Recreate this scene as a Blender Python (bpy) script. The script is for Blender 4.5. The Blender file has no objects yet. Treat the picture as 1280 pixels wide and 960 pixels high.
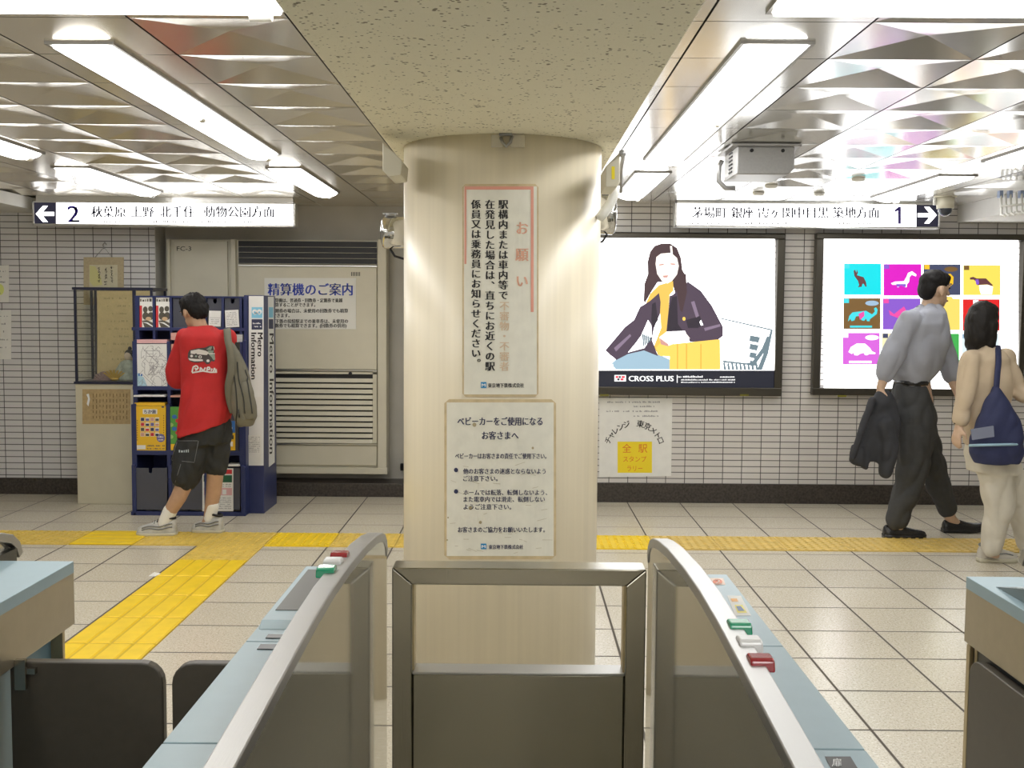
import bpy, bmesh, math, random
from mathutils import Vector, Matrix, Quaternion
from mathutils.bvhtree import BVHTree
random.seed(7)
S = bpy.context.scene
COL = S.collection
# ------------------------------------------------------------------ camera, light, exposure
F_PX = 1337.0
PITCH = math.radians(3.94); YAW = 0.0047; ROLL = 0.0075
CAM = Vector((0, 0, 1.5))
_F = Vector((-math.sin(YAW)*math.cos(PITCH), math.cos(YAW)*math.cos(PITCH), -math.sin(PITCH)))
_R0 = Vector((math.cos(YAW), math.sin(YAW), 0)); _U0 = _R0.cross(_F)
_R = _R0*math.cos(ROLL) + _U0*math.sin(ROLL); _U = _U0*math.cos(ROLL) - _R0*math.sin(ROLL)
cam_data = bpy.data.cameras.new('camera'); cam_data.sensor_width = 36; cam_data.lens = F_PX*36/1280
cam_data.clip_start = 0.05; cam_data.clip_end = 100
cam = bpy.data.objects.new('camera', cam_data); COL.objects.link(cam)
cam.matrix_world = Matrix(((_R.x, _U.x, -_F.x, CAM.x), (_R.y, _U.y, -_F.y, CAM.y), (_R.z, _U.z, -_F.z, CAM.z), (0, 0, 0, 1)))
S.camera = cam
LAMP = 8.5            # radiance of a lit fluorescent diffuser
LIGHTBOX = 2.6         # radiance of a backlit advertising panel
SIGNLIGHT = 3.0        # radiance of the lit direction signs
S.view_settings.view_transform = 'Standard'; S.view_settings.look = 'None'
S.view_settings.gamma = 1; S.view_settings.use_curve_mapping = False
S.view_settings.exposure = 0.5
world = bpy.data.worlds.new('world'); S.world = world; world.use_nodes = True
world.node_tree.nodes['Background'].inputs[0].default_value = (0.8, 0.85, 0.9, 1)
world.node_tree.nodes['Background'].inputs[1].default_value = 0.15
try:
    S.cycles.use_denoising = True; S.cycles.max_bounces = 8; S.cycles.sample_clamp_indirect = 6
except Exception: pass

# ------------------------------------------------------------------ pixel rays -> points in the place
def ray(px, py): return _F + _R*((px-640)/F_PX) - _U*((py-480)/F_PX)
def at(px, py, Y):
    d = ray(px, py); return CAM + d*(Y/d.y)
def at_x(px, py, X):
    d = ray(px, py); return CAM + d*(X/d.x)
def at_z(px, py, Z):
    d = ray(px, py); return CAM + d*((Z-CAM.z)/d.z)
COLX, COLY, COLR = -0.065, 4.40, 0.40
def at_col(px, py, r):
    d = ray(px, py); o = CAM - Vector((COLX, COLY, 0))
    a = d.x*d.x+d.y*d.y; b = 2*(o.x*d.x+o.y*d.y); c = o.x*o.x+o.y*o.y-r*r
    t = (-b-math.sqrt(max(0, b*b-4*a*c)))/(2*a); return CAM + d*t
def flat(Y, eps=0.0005): return lambda px, py, l=0: at(px, py, Y-eps*l)
def oncol(px, py, l=0): return at_col(px, py, COLR+0.0015+0.0005*l)

# ------------------------------------------------------------------ materials
M = {}
def lin(c):
    return tuple(((v/255)/12.92 if v <= 10 else (((v/255)+0.055)/1.055)**2.4) for v in c)
def mat(name, col, rough=0.5, metal=0.0, spec=0.5, emit=0.0, noise=None, bump=0.0, bscale=200, stretch=None, alpha=None, coat=0.0, trans=0.0):
    if name in M: return M[name]
    m = bpy.data.materials.new(name); m.use_nodes = True; nt = m.node_tree; N = nt.nodes; L = nt.links
    b = N['Principled BSDF']
    b.inputs['Base Color'].default_value = (*col[:3], 1); b.inputs['Roughness'].default_value = rough
    b.inputs['Metallic'].default_value = metal; b.inputs['Specular IOR Level'].default_value = spec
    b.inputs['Coat Weight'].default_value = coat
    if trans: b.inputs['Transmission Weight'].default_value = trans
    if emit:
        b.inputs['Emission Color'].default_value = (*col[:3], 1); b.inputs['Emission Strength'].default_value = emit
        b.inputs['Base Color'].default_value = (*[c*.12 for c in col[:3]], 1)
    if noise or bump:
        tc = N.new('ShaderNodeTexCoord'); mp = N.new('ShaderNodeMapping')
        if stretch: mp.inputs['Scale'].default_value = stretch
        L.new(tc.outputs['Object'], mp.inputs[0])
        nz = N.new('ShaderNodeTexNoise'); nz.inputs['Scale'].default_value = bscale; nz.inputs['Detail'].default_value = 3
        L.new(mp.outputs[0], nz.inputs['Vector'])
        if noise:
            r = N.new('ShaderNodeValToRGB'); r.color_ramp.elements[0].position = .3; r.color_ramp.elements[1].position = .7
            r.color_ramp.elements[0].color = (*[c*(1-noise) for c in col[:3]], 1); r.color_ramp.elements[1].color = (*[min(1, c*(1+noise)) for c in col[:3]], 1)
            L.new(nz.outputs[0], r.inputs[0]); L.new(r.outputs[0], b.inputs['Base Color'])
        if bump:
            bm_ = N.new('ShaderNodeBump'); bm_.inputs['Strength'].default_value = bump; bm_.inputs['Distance'].default_value = .004
            L.new(nz.outputs[0], bm_.inputs['Height']); L.new(bm_.outputs[0], b.inputs['Normal'])
    M[name] = m; return m
def grid_mat(name, axes, pitch, off, gw, tile, grout, rough=.4, speck=None, jitter=.04, bump=.3, groutrough=.8, axis_rows=None):
    """tiles laid on a grid by world position; axes e.g. 'XZ'"""
    m = bpy.data.materials.new(name); m.use_nodes = True; nt = m.node_tree; N = nt.nodes; L = nt.links
    b = N['Principled BSDF']; g = N.new('ShaderNodeNewGeometry'); sp = N.new('ShaderNodeSeparateXYZ'); L.new(g.outputs['Position'], sp.inputs[0])
    def mth(op, a, v=None, c=None):
        n = N.new('ShaderNodeMath'); n.operation = op
        for i, q in enumerate((a, v, c)):
            if q is None: continue
            if isinstance(q, (int, float)): n.inputs[i].default_value = q
            else: L.new(q, n.inputs[i])
        return n.outputs[0]
    cells = []; lines = []
    for i, ax in enumerate(axes):
        u = mth('DIVIDE', mth('SUBTRACT', sp.outputs[ax], off[i]), pitch[i])
        fr = mth('FRACT', u); cells.append(mth('FLOOR', u))
        d = mth('MINIMUM', fr, mth('SUBTRACT', 1.0, fr))
        lines.append(mth('MULTIPLY', d, pitch[i]))
    d = mth('MINIMUM', lines[0], lines[1])
    mask = N.new('ShaderNodeMapRange'); mask.inputs[1].default_value = gw*.35; mask.inputs[2].default_value = gw*.65; L.new(d, mask.inputs[0])
    cv = N.new('ShaderNodeCombineXYZ'); L.new(cells[0], cv.inputs[0]); L.new(cells[1], cv.inputs[1])
    wn = N.new('ShaderNodeTexWhiteNoise'); wn.noise_dimensions = '3D'; L.new(cv.outputs[0], wn.inputs['Vector'])
    hs = N.new('ShaderNodeHueSaturation'); hs.inputs['Color'].default_value = (*tile, 1)
    L.new(mth('ADD', mth('MULTIPLY', wn.outputs[0], 2*jitter), 1-jitter), hs.inputs['Value'])
    col = hs.outputs[0]
    if speck:
        for sc, amt, cc, lo, hi in speck:
            nz = N.new('ShaderNodeTexNoise'); nz.inputs['Scale'].default_value = sc; nz.inputs['Detail'].default_value = 2; L.new(g.outputs['Position'], nz.inputs['Vector'])
            mr = N.new('ShaderNodeMapRange'); mr.inputs[1].default_value = lo; mr.inputs[2].default_value = hi; mr.inputs[4].default_value = amt; L.new(nz.outputs[0], mr.inputs[0])
            mx = N.new('ShaderNodeMixRGB'); L.new(mr.outputs[0], mx.inputs[0]); L.new(col, mx.inputs[1]); mx.inputs[2].default_value = (*cc, 1); col = mx.outputs[0]
    mx = N.new('ShaderNodeMixRGB'); L.new(mask.outputs[0], mx.inputs[0]); mx.inputs[1].default_value = (*grout, 1); L.new(col, mx.inputs[2])
    L.new(mx.outputs[0], b.inputs['Base Color'])
    rr = N.new('ShaderNodeMapRange'); rr.inputs[3].default_value = groutrough; rr.inputs[4].default_value = rough; L.new(mask.outputs[0], rr.inputs[0]); L.new(rr.outputs[0], b.inputs['Roughness'])
    bp = N.new('ShaderNodeBump'); bp.inputs['Strength'].default_value = bump; bp.inputs['Distance'].default_value = .003
    L.new(mask.outputs[0], bp.inputs['Height']); L.new(bp.outputs[0], b.inputs['Normal'])
    M[name] = m; return m
def glass_mat(name, tint=(.95, .97, .95), refl=.06, rough=.0):
    m = bpy.data.materials.new(name); m.use_nodes = True; nt = m.node_tree; N = nt.nodes; L = nt.links
    N.remove(N['Principled BSDF']); t = N.new('ShaderNodeBsdfTransparent'); t.inputs[0].default_value = (*tint, 1)
    gl = N.new('ShaderNodeBsdfGlossy'); gl.inputs['Roughness'].default_value = rough; 
    mx = N.new('ShaderNodeMixShader'); mx.inputs[0].default_value = refl; L.new(t.outputs[0], mx.inputs[1]); L.new(gl.outputs[0], mx.inputs[2])
    L.new(mx.outputs[0], N['Material Output'].inputs[0]); M[name] = m; return m

# ------------------------------------------------------------------ mesh builder
class MB:
    def __init__(s): s.v = []; s.f = []; s.m = []; s.sm = []
    def add(s, vs, fs, m=0, smooth=False):
        o = len(s.v); s.v += [Vector(v) for v in vs]
        for f in fs: s.f.append([i+o for i in f]); s.m.append(m); s.sm.append(smooth)
        return s
    def box(s, x0, x1, y0, y1, z0, z1, m=0):
        x0, x1 = min(x0, x1), max(x0, x1); y0, y1 = min(y0, y1), max(y0, y1); z0, z1 = min(z0, z1), max(z0, z1)
        return s.add([(x0,y0,z0),(x1,y0,z0),(x1,y1,z0),(x0,y1,z0),(x0,y0,z1),(x1,y0,z1),(x1,y1,z1),(x0,y1,z1)],
                     [(0,3,2,1),(4,5,6,7),(0,1,5,4),(1,2,6,5),(2,3,7,6),(3,0,4,7)], m)
    def bar(s, p0, p1, w, h, up=(0,0,1), m=0):
        p0 = Vector(p0); p1 = Vector(p1); d = (p1-p0).normalized(); r = d.cross(Vector(up)).normalized(); u = r.cross(d)
        c = [(-w/2,-h/2),(w/2,-h/2),(w/2,h/2),(-w/2,h/2)]
        return s.add([p+r*a+u*b for p in (p0,p1) for a,b in c], [(3,2,1,0),(4,5,6,7),(0,1,5,4),(1,2,6,5),(2,3,7,6),(3,0,4,7)], m)
    def prism(s, poly, ext, m=0):
        n = len(poly); poly = [Vector(p) for p in poly]; ext = Vector(ext)
        nrm = Vector((0,0,0))
        for i in range(n): nrm += poly[i].cross(poly[(i+1)%n])
        if nrm.dot(ext) > 0: poly.reverse()
        return s.add(poly+[p+ext for p in poly], [list(range(n)), list(range(2*n-1, n-1, -1))]+[((i+1)%n, i, n+i, n+(i+1)%n) for i in range(n)], m)
    def poly(s, pts, m=0): return s.add(pts, [list(range(len(pts)))], m)
    def tube(s, pts, r, n=10, m=0, cap=True, smooth=True):
        pts = [Vector(p) for p in pts]; rs = r if isinstance(r, (list, tuple)) else [r]*len(pts)
        vs = []; prev = None
        for i, p in enumerate(pts):
            d = (pts[min(i+1, len(pts)-1)]-pts[max(i-1, 0)]).normalized()
            if prev is None:
                a = d.orthogonal().normalized()
            else:
                a = (prev - d*prev.dot(d)); a = a.normalized() if a.length > 1e-6 else d.orthogonal().normalized()
            prev = a; b = d.cross(a)
            for k in range(n):
                t = 2*math.pi*k/n; vs.append(p + (a*math.cos(t)+b*math.sin(t))*rs[i])
        fs = [(i*n+k, i*n+(k+1)%n, (i+1)*n+(k+1)%n, (i+1)*n+k) for i in range(len(pts)-1) for k in range(n)]
        s.add(vs, fs, m, smooth)
        if cap:
            o = len(s.v)-len(vs)
            s.f.append([o+k for k in range(n-1, -1, -1)]); s.m.append(m); s.sm.append(False)
            s.f.append([o+(len(pts)-1)*n+k for k in range(n)]); s.m.append(m); s.sm.append(False)
        return s
    def cyl(s, p0, p1, r0, r1=None, n=24, m=0): return s.tube([p0, p1], [r0, r0 if r1 is None else r1], n, m)
    def ell(s, c, r, rot=None, nu=16, nv=10, m=0):
        c = Vector(c); vs = []; R = rot or Matrix.Identity(3)
        for j in range(nv+1):
            a = -math.pi/2+math.pi*j/nv
            if j in (0, nv): vs.append(c+R@Vector((0,0,r[2]*math.sin(a)))); continue
            for i in range(nu):
                t = 2*math.pi*i/nu; vs.append(c+R@Vector((r[0]*math.cos(a)*math.cos(t), r[1]*math.cos(a)*math.sin(t), r[2]*math.sin(a))))
        fs = []
        idx = lambda j, i: 0 if j == 0 else (len(vs)-1 if j == nv else 1+(j-1)*nu+i % nu)
        for j in range(nv):
            for i in range(nu):
                if j == 0: fs.append((0, idx(1,i+1), idx(1,i)))
                elif j == nv-1: fs.append((idx(j,i), idx(j,i+1), idx(nv,0)))
                else: fs.append((idx(j,i), idx(j,i+1), idx(j+1,i+1), idx(j+1,i)))
        return s.add(vs, fs, m, True)
    def cap(s, p0, r0, p1, r1, n=14):
        p0 = Vector(p0); p1 = Vector(p1); d = (p1-p0).normalized(); pts = []; rs = []
        for k in range(4):
            a = math.pi/2*(1-k/4); pts.append(p0-d*r0*math.sin(a)); rs.append(max(1e-4, r0*math.cos(a)))
        pts.append(p0); rs.append(r0); pts.append(p1); rs.append(r1)
        for k in range(1, 5):
            a = math.pi/2*(k/4); pts.append(p1+d*r1*math.sin(a)); rs.append(max(1e-4, r1*math.cos(a)))
        return s.tube(pts, rs, n)
    def chain(s, pts, rs):
        for i in range(len(pts)-1): s.cap(pts[i], rs[i], pts[i+1], rs[i+1])
        return s
    def loft(s, rings, n=24, m=0, pw=2.4):
        """rings: (left point, right point, half depth along y, [skew of depth centre])"""
        vs = []
        for q in rings:
            l, r, d = Vector(q[0]), Vector(q[1]), q[2]; c = (l+r)/2; a = (r-l)/2; b = Vector((-a.y, a.x, 0)); b = (b.normalized() if b.length > 1e-5 else Vector((0,1,0)))*d
            for k in range(n):
                t = 2*math.pi*k/n; ct, st = math.cos(t), math.sin(t)
                vs.append(c + a*math.copysign(abs(ct)**(2/pw), ct) + b*math.copysign(abs(st)**(2/pw), st))
        R = len(rings)
        fs = [(i*n+k, i*n+(k+1)%n, (i+1)*n+(k+1)%n, (i+1)*n+k) for i in range(R-1) for k in range(n)]
        fs.append([k for k in range(n-1, -1, -1)]); fs.append([(R-1)*n+k for k in range(n)])
        return s.add(vs, fs, m, True)
    def sheet(s, P, x0, y0, x1, y1, l=0, m=0, nx=1, ny=1):
        vs = [P(x0+(x1-x0)*i/nx, y0+(y1-y0)*j/ny, l) for j in range(ny+1) for i in range(nx+1)]
        return s.add(vs, [(j*(nx+1)+i, (j+1)*(nx+1)+i, (j+1)*(nx+1)+i+1, j*(nx+1)+i+1) for j in range(ny) for i in range(nx)], m)
    def pp(s, P, pts, l=0, m=0): return s.poly([P(x, y, l) for x, y in pts], m)
    def disc(s, P, cx, cy, rx, ry=None, l=0, m=0, n=20):
        ry = ry or rx; return s.pp(P, [(cx+rx*math.cos(-2*math.pi*k/n), cy+ry*math.sin(-2*math.pi*k/n)) for k in range(n)], l, m)
    def mesh(s, name, mats, off=(0,0,0)):
        me = bpy.data.meshes.new(name); o = Vector(off)
        me.from_pydata([tuple(v-o) for v in s.v], [], s.f)
        for m_ in (mats if isinstance(mats, (list, tuple)) else [mats]): me.materials.append(m_)
        me.polygons.foreach_set('material_index', s.m); me.polygons.foreach_set('use_smooth', s.sm); me.update(); return me
def wloc(o):
    v = Vector((0,0,0))
    while o: v += Vector(o.location); o = o.parent
    return v
def part(name, mb, mats, parent=None, bevel=0, label=None, origin=None):
    base = wloc(parent) if parent else (Vector(origin) if origin is not None else Vector((0,0,0)))
    o = bpy.data.objects.new(name, mb.mesh(name, mats, base)); COL.objects.link(o)
    if parent: o.parent = parent
    elif origin is not None: o.location = origin
    if bevel:
        b = o.modifiers.new('bevel', 'BEVEL'); b.width = bevel; b.segments = 2; b.limit_method = 'ANGLE'; b.angle_limit = .6
        b.harden_normals = False
    if label: o['label'] = label
    return o
def thing(name, label, cat, loc, group=None):
    o = bpy.data.objects.new(name, None); COL.objects.link(o); o.location = loc; o.empty_display_size = .1
    return tag(o, label, cat, group)
def tag(o, label, cat, group=None):
    o['label'] = label; o['category'] = cat
    if group: o['group'] = group
    return o
def struct(name, mb, mats, label=None, cat=None, parent=None, bevel=0):
    o = part(name, mb, mats, parent, bevel)
    if not parent:
        o['kind'] = 'structure'
        if label: o['label'] = label
        if cat: o['category'] = cat
    return o
def copy_thing(root, loc, label=None):
    r = root.copy(); COL.objects.link(r); r.location = loc
    if label: r['label'] = label
    for ch in list(root.children):
        c = ch.copy(); COL.objects.link(c); c.parent = r
        for g in list(ch.children):
            d = g.copy(); COL.objects.link(d); d.parent = c
    return r
def blob(name, mb, mats, parent=None, voxel=.009, smooth=6, noise=0, nscale=.1, origin=None, cut=None):
    """union of closed shapes grown into one continuous surface"""
    me = mb.mesh(name+'_raw', mats); o = bpy.data.objects.new(name+'_raw', me); COL.objects.link(o)
    r = o.modifiers.new('r', 'REMESH'); r.mode = 'VOXEL'; r.voxel_size = voxel; r.use_smooth_shade = True
    sm = o.modifiers.new('s', 'SMOOTH'); sm.factor = .5; sm.iterations = smooth
    dg = bpy.context.evaluated_depsgraph_get(); dg.update()
    new = bpy.data.meshes.new_from_object(o.evaluated_get(dg)); new.name = name
    bpy.data.objects.remove(o); bpy.data.meshes.remove(me)
    base = wloc(parent) if parent else (Vector(origin) if origin is not None else Vector((0,0,0)))
    if noise:
        from mathutils import noise as nz
        for v in new.vertices:
            p = v.co
            k = nz.noise(Vector((p.x/nscale*1.0, p.y/nscale, p.z/nscale*.55)))
            v.co = p + v.normal*noise*(abs(k)*2-.5)
    for v in new.vertices: v.co -= base
    if not new.materials: new.materials.append(mats if not isinstance(mats, list) else mats[0])
    for p in new.polygons: p.use_smooth = True
    ob = bpy.data.objects.new(name, new); COL.objects.link(ob)
    if parent: ob.parent = parent
    elif origin is not None: ob.location = origin
    return ob
# ------------------------------------------------------------------ lettering
_tc = {}
def glyphs(s):
    if s in _tc: return _tc[s]
    cu = bpy.data.curves.new('t', 'FONT'); cu.body = s; cu.size = 1; cu.resolution_u = 2; cu.fill_mode = 'FRONT'
    o = bpy.data.objects.new('t', cu); COL.objects.link(o)
    dg = bpy.context.evaluated_depsgraph_get(); dg.update()
    me = bpy.data.meshes.new_from_object(o.evaluated_get(dg))
    r = ([(v.co.x, v.co.y) for v in me.vertices], [list(p.vertices) for p in me.polygons])
    bpy.data.objects.remove(o); bpy.data.curves.remove(cu); bpy.data.meshes.remove(me); _tc[s] = r; return r
def write(mb, s, x0, x1, yb, h, P, l=2, m=0, rot=0, bold=0):
    """text between x0 and x1 (pixels) with its base at yb and em height h (pixels)"""
    vs, fs = glyphs(s)
    if not vs: return
    a = min(v[0] for v in vs); b = max(v[0] for v in vs)
    k = (x1-x0)/max(1e-6, b-a) if x1 is not None else h
    for dx in ((0,) if not bold else (-bold, bold)):
        q = []
        for u, v in vs:
            X = (u-a)*k+dx; Y = -v*h
            q.append(P(x0+X, yb+Y, l) if rot == 0 else P(x0-Y, yb+X, l))
        mb.add(q, fs, m)
def write_down(mb, s, xc, y0, y1, w, P, l=2, m=0, bold=0):
    """vertical Japanese text, one character under the other"""
    st = (y1-y0)/len(s)
    for i, ch in enumerate(s):
        vs, fs = glyphs(ch)
        if not vs: continue
        cx = xc-w*.5; cy = y0+(i+.88)*st
        if ch in '、。': cx += w*.6; cy -= st*.55
        for dx in ((0,) if not bold else (-bold, bold)):
            mb.add([P(cx+u*w+dx, cy-v*min(st, w*1.15)*.98, l) for u, v in vs], fs, m)
def scribble(mb, x0, x1, y, h, P, l=2, m=0, seed=1, dens=.7):
    """a line of print too small to read: short strokes"""
    rd = random.Random(seed); x = x0
    while x < x1:
        w = h*rd.uniform(.25, .7)
        if rd.random() < dens:
            hh = h*rd.uniform(.5, 1); mb.sheet(P, x, y-hh, min(x+w, x1), y, l, m)
        x += w+h*.25
# ================================================================== THE SETTING
HC = 2.33; YL, YR, YA = 8.5, 8.35, 8.74          # ceiling height, left wall, right wall, recess
XN0 = at(195, 400, YL).x; XN1 = -0.75            # sides of the wall recess
XA, XB, YB0 = -6.2, 6.6, -3.2
TX, TY = .413, .4
grid_mat('floor', 'XY', (TX, TY), (1.287, 2015/(709.3-388)-.103), .012, (.64,.59,.475), (.10,.085,.07), rough=.24, jitter=.04,
         speck=((120, .55, (.33,.285,.21), .54, .64), (80, .6, (.80,.77,.70), .57, .68), (210, .5, (.20,.17,.13), .60, .68), (1.1, .10, (.36,.32,.26), .45, .75)), bump=.25)
grid_mat('wall_tile_l', 'XZ', (.1472, .0492), (at(72, 400, YL).x, at(60, 277.5, YL).z), .006, (.68,.675,.69), (.08,.08,.09), rough=.2, jitter=.03)
grid_mat('wall_tile_r', 'XZ', (.1488, .0492), (at(789.5, 280, YR).x, at(990, 300, YR).z), .006, (.66,.635,.615), (.08,.075,.075), rough=.2, jitter=.03)
mat('base_stone', (.045,.037,.032), .35, noise=.5, bscale=60)
mat('alcove', (.46,.45,.415), .6, noise=.06, bscale=4)
mat('plaster', (.68,.68,.66), .7, noise=.04, bscale=5)
mat('rear_wall', (.78,.77,.74), .6, noise=.05, bscale=3)
def soffit_mat():
    m = bpy.data.materials.new('soffit'); m.use_nodes = True; nt = m.node_tree; N = nt.nodes; L = nt.links; b = N['Principled BSDF']
    tc = N.new('ShaderNodeTexCoord'); v = N.new('ShaderNodeTexVoronoi'); v.inputs['Scale'].default_value = 60; v.inputs['Randomness'].default_value = 1
    n = N.new('ShaderNodeTexNoise'); n.inputs['Scale'].default_value = 90; n.inputs['Detail'].default_value = 4
    n2 = N.new('ShaderNodeTexNoise'); n2.inputs['Scale'].default_value = 20
    for q in (v, n, n2): L.new(tc.outputs['Object'], q.inputs['Vector'])
    ad = N.new('ShaderNodeMath'); ad.operation = 'ADD'; L.new(v.outputs['Distance'], ad.inputs[0]); L.new(n2.outputs[0], ad.inputs[1])
    r = N.new('ShaderNodeValToRGB'); r.color_ramp.elements[0].position = .62; r.color_ramp.elements[0].color = (.25,.225,.16,1)
    r.color_ramp.elements[1].position = .72; r.color_ramp.elements[1].color = (.84,.81,.66,1); L.new(ad.outputs[0], r.inputs[0]); L.new(r.outputs[0], b.inputs['Base Color'])
    bp = N.new('ShaderNodeBump'); bp.inputs['Strength'].default_value = .8; bp.inputs['Distance'].default_value = .006; L.new(n.outputs[0], bp.inputs['Height']); L.new(bp.outputs[0], b.inputs['Normal'])
    b.inputs['Roughness'].default_value = .9; M['soffit'] = m
soffit_mat()
mat('panel_metal', (.78,.72,.60), .19, .68, noise=.03, bscale=8, stretch=(1, .15, 1), bump=.02)
mat('panel_metal_r', (.74,.73,.70), .17, .66, noise=.03, bscale=8, stretch=(1, .15, 1), bump=.02)
mat('seam_dark', (.05,.045,.04), .8)
mat('column_paint', (.84,.765,.60), .33, 0, .5, noise=.045, bscale=26, stretch=(1, 1, .02), bump=.02)

b = MB(); b.box(XA, XB, YB0, 9.1, -.12, 0); struct('floor', b, M['floor'])
b = MB(); b.box(XA, XN0, YL, YL+.3, 0, 2.6); struct('wall_left', b, M['wall_tile_l'])
b = MB(); b.box(XN1, XB, YR, YR+.3, 0, 2.6); struct('wall_right', b, M['wall_tile_r'])
b = MB(); b.box(XN0-.12, XN1+.1, YA, YA+.15, 0, 2.6); b.box(XN0-.02, XN0+.004, YL+.001, YA, 0, 2.6); b.box(XN1, XN1+.02, YR+.301, YA, 0, 2.6)
struct('wall_recess', b, M['alcove'])
b = MB(); b.box(XA, XB, YB0-.2, YB0, 0, 2.6); struct('wall_rear', b, M['rear_wall'])
b = MB(); b.box(XA-.2, XA, YB0, 9.1, 0, 2.6); struct('wall_west', b, M['plaster'])
b = MB(); b.box(XB, XB+.2, YB0, 9.1, 0, 2.6); struct('wall_east', b, M['plaster'])
# stone baseboards and the kerb of the recess
zb = at(40, 597, YL).z; b = MB(); b.box(XA, XN0, YL-.02, YL-.001, 0, zb); struct('baseboard_left', b, M['base_stone'], bevel=.003)
zb = at(1000, 605, YR).z; b = MB(); b.box(XN1, XB, YR-.02, YR-.001, 0, zb); struct('baseboard_right', b, M['base_stone'], bevel=.003)
zk = at(480, 604, YL).z; b = MB(); b.box(XN0, XN1, YL-.02, YA, 0, zk); struct('baseboard_recess', b, M['base_stone'], bevel=.004)
# ceiling of metal panels: flat rows carry the lamps, the others are pressed into shallow pyramids
def ceiling():
    b = MB(); rows = [3.13+.447*k for k in range(-15, 14)]
    def bay(seams, flats, x_edge, y_end, m):
        for i in range(len(seams)-1):
            x0, x1 = sorted((seams[i], seams[i+1])); x0 += .0035; x1 -= .0035
            for y0 in rows:
                y1 = min(y0+.447, y_end)-.0025; y = y0+.0025
                if y1-y < .05: continue
                if i in flats or y1-y < .4: b.add([(x0,y,HC),(x1,y,HC),(x1,y1,HC),(x0,y1,HC)], [(3,2,1,0)], m)
                else:
                    e = .004; c = ((x0+x1)/2, (y+y1)/2, HC+.021)
                    b.add([(x0,y,HC),(x1,y,HC),(x1,y1,HC),(x0,y1,HC),c], [(1,0,4),(2,1,4),(3,2,4),(0,3,4)], m)
    Ls = [-.662-.463*k for k in range(-1, 13)]
    bay(Ls, {2, 5, 9}, 0, YA, 0)
    Rs = [.05, .53]+[.53+.48*k for k in range(1, 14)]
    bay(Rs, {0, 1, 5, 9}, 0, YR, 1)
    b.box(XA, XB, YB0, 9.1, HC+.03, HC+.15, 2)
    return b
struct('ceiling', ceiling(), [M['panel_metal'], M['panel_metal_r'], M['seam_dark']])
ZS = at_col(628, 167, COLR).z
b = MB(); b.box(-.80*(ZS-1.5), .60*(ZS-1.5), YB0, YR, ZS, HC+.03)
struct('beam', b, M['soffit'], 'rough sprayed ceiling beam resting on the round cream column', 'beam', bevel=.006)
b = MB(); b.cyl((COLX, COLY, 0), (COLX, COLY, ZS), COLR, n=96)
struct('column', b, M['column_paint'], 'round cream coloured column carrying two paper notices', 'column')
# side bulkheads
b = MB(); b.box(at(1197, 262, YR).x, XB, YB0, YR-.001, 2.2, HC); struct('beam_right', b, M['plaster'])
b = MB(); xl = at(40, 255, 8.2).x; b.box(XA, xl, YB0, YL-.001, 2.24, HC); struct('beam_left', b, M['plaster'])
# yellow tactile paving
mat('yellow_bar', (.86,.60,.012), .42, noise=.06, bscale=12); mat('yellow_dot', (.70,.50,.10), .5, noise=.10, bscale=14); mat('yellow_groove', (.60,.40,.01), .6); mat('yellow_worn', (.66,.47,.12), .5, noise=.12, bscale=14)
def tile_base(b, x0, x1, y0, y1, m): b.box(x0+.002, x1-.002, y0+.002, y1-.002, 0, .006, m)
def bars(b, x0, x1, y0, y1, along, m, h=.011):
    tile_base(b, x0, x1, y0, y1, 3)
    for k in range(4):
        if along == 'y':
            c = x0+(x1-x0)*(k+.5)/4; w = .045; b.add([(c-w,y0+.01,.006),(c+w,y0+.01,.006),(c+w,y1-.01,.006),(c-w,y1-.01,.006),(c-w*.9,y0+.015,h),(c+w*.9,y0+.015,h),(c+w*.9,y1-.015,h),(c-w*.9,y1-.015,h)], [(4,5,6,7),(0,1,5,4),(1,2,6,5),(2,3,7,6),(3,0,4,7)], m)
        else:
            c = y0+(y1-y0)*(k+.5)/4; w = .045; b.add([(x0+.01,c-w,.006),(x1-.01,c-w,.006),(x1-.01,c+w,.006),(x0+.01,c+w,.006),(x0+.015,c-w*.9,h),(x1-.015,c-w*.9,h),(x1-.015,c+w*.9,h),(x0+.015,c+w*.9,h)], [(4,5,6,7),(0,1,5,4),(1,2,6,5),(2,3,7,6),(3,0,4,7)], m)
def dots(b, x0, x1, y0, y1, m, n=8):
    tile_base(b, x0, x1, y0, y1, m)
    for i in range(n):
        for j in range(n):
            cx = x0+(x1-x0)*(i+.5)/n; cy = y0+(y1-y0)*(j+.5)/n
            b.tube([(cx, cy, .005), (cx, cy, .0105)], [.014, .0095], 8, m)
SX0, SX1 = -2.005, -1.592; Y0, Y1 = 6.66, 7.06
b = MB(); ym = Y0
ys = [Y0-.4*k for k in range(0, 14)]
for k in range(13):
    if k == 0: dots(b, SX0, SX1, ys[k+1], ys[k], 1)
    else: bars(b, SX0, SX1, ys[k+1], ys[k], 'y', 0)
struct('trim_1', b, [M['yellow_bar'], M['yellow_dot'], M['yellow_dot'], M['yellow_groove']], 'yellow tactile paving strip running towards the information rack', 'tactile paving')
b = MB(); x = SX0
seq = {-1: ('d', 1), -2: ('b', 0), -3: ('d', 1), 0: ('d', 1), 1: ('D', 0), 2: ('d', 1), 3: ('d', 1)}
for k in range(-10, 20):
    x0 = SX0+TX*k; x1 = x0+TX
    if x1 < XA+.3 or x0 > 6.2: continue
    kind, m = seq.get(k, ('d', 2 if k > 6 else 1))
    if k in (4, 5, 6): kind, m = 'D', 2 if k < 5 else 0
    if kind == 'b': bars(b, x0, x1, Y0, Y1, 'x', m)
    else: dots(b, x0, x1, Y0, Y1, m, 8)
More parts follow.
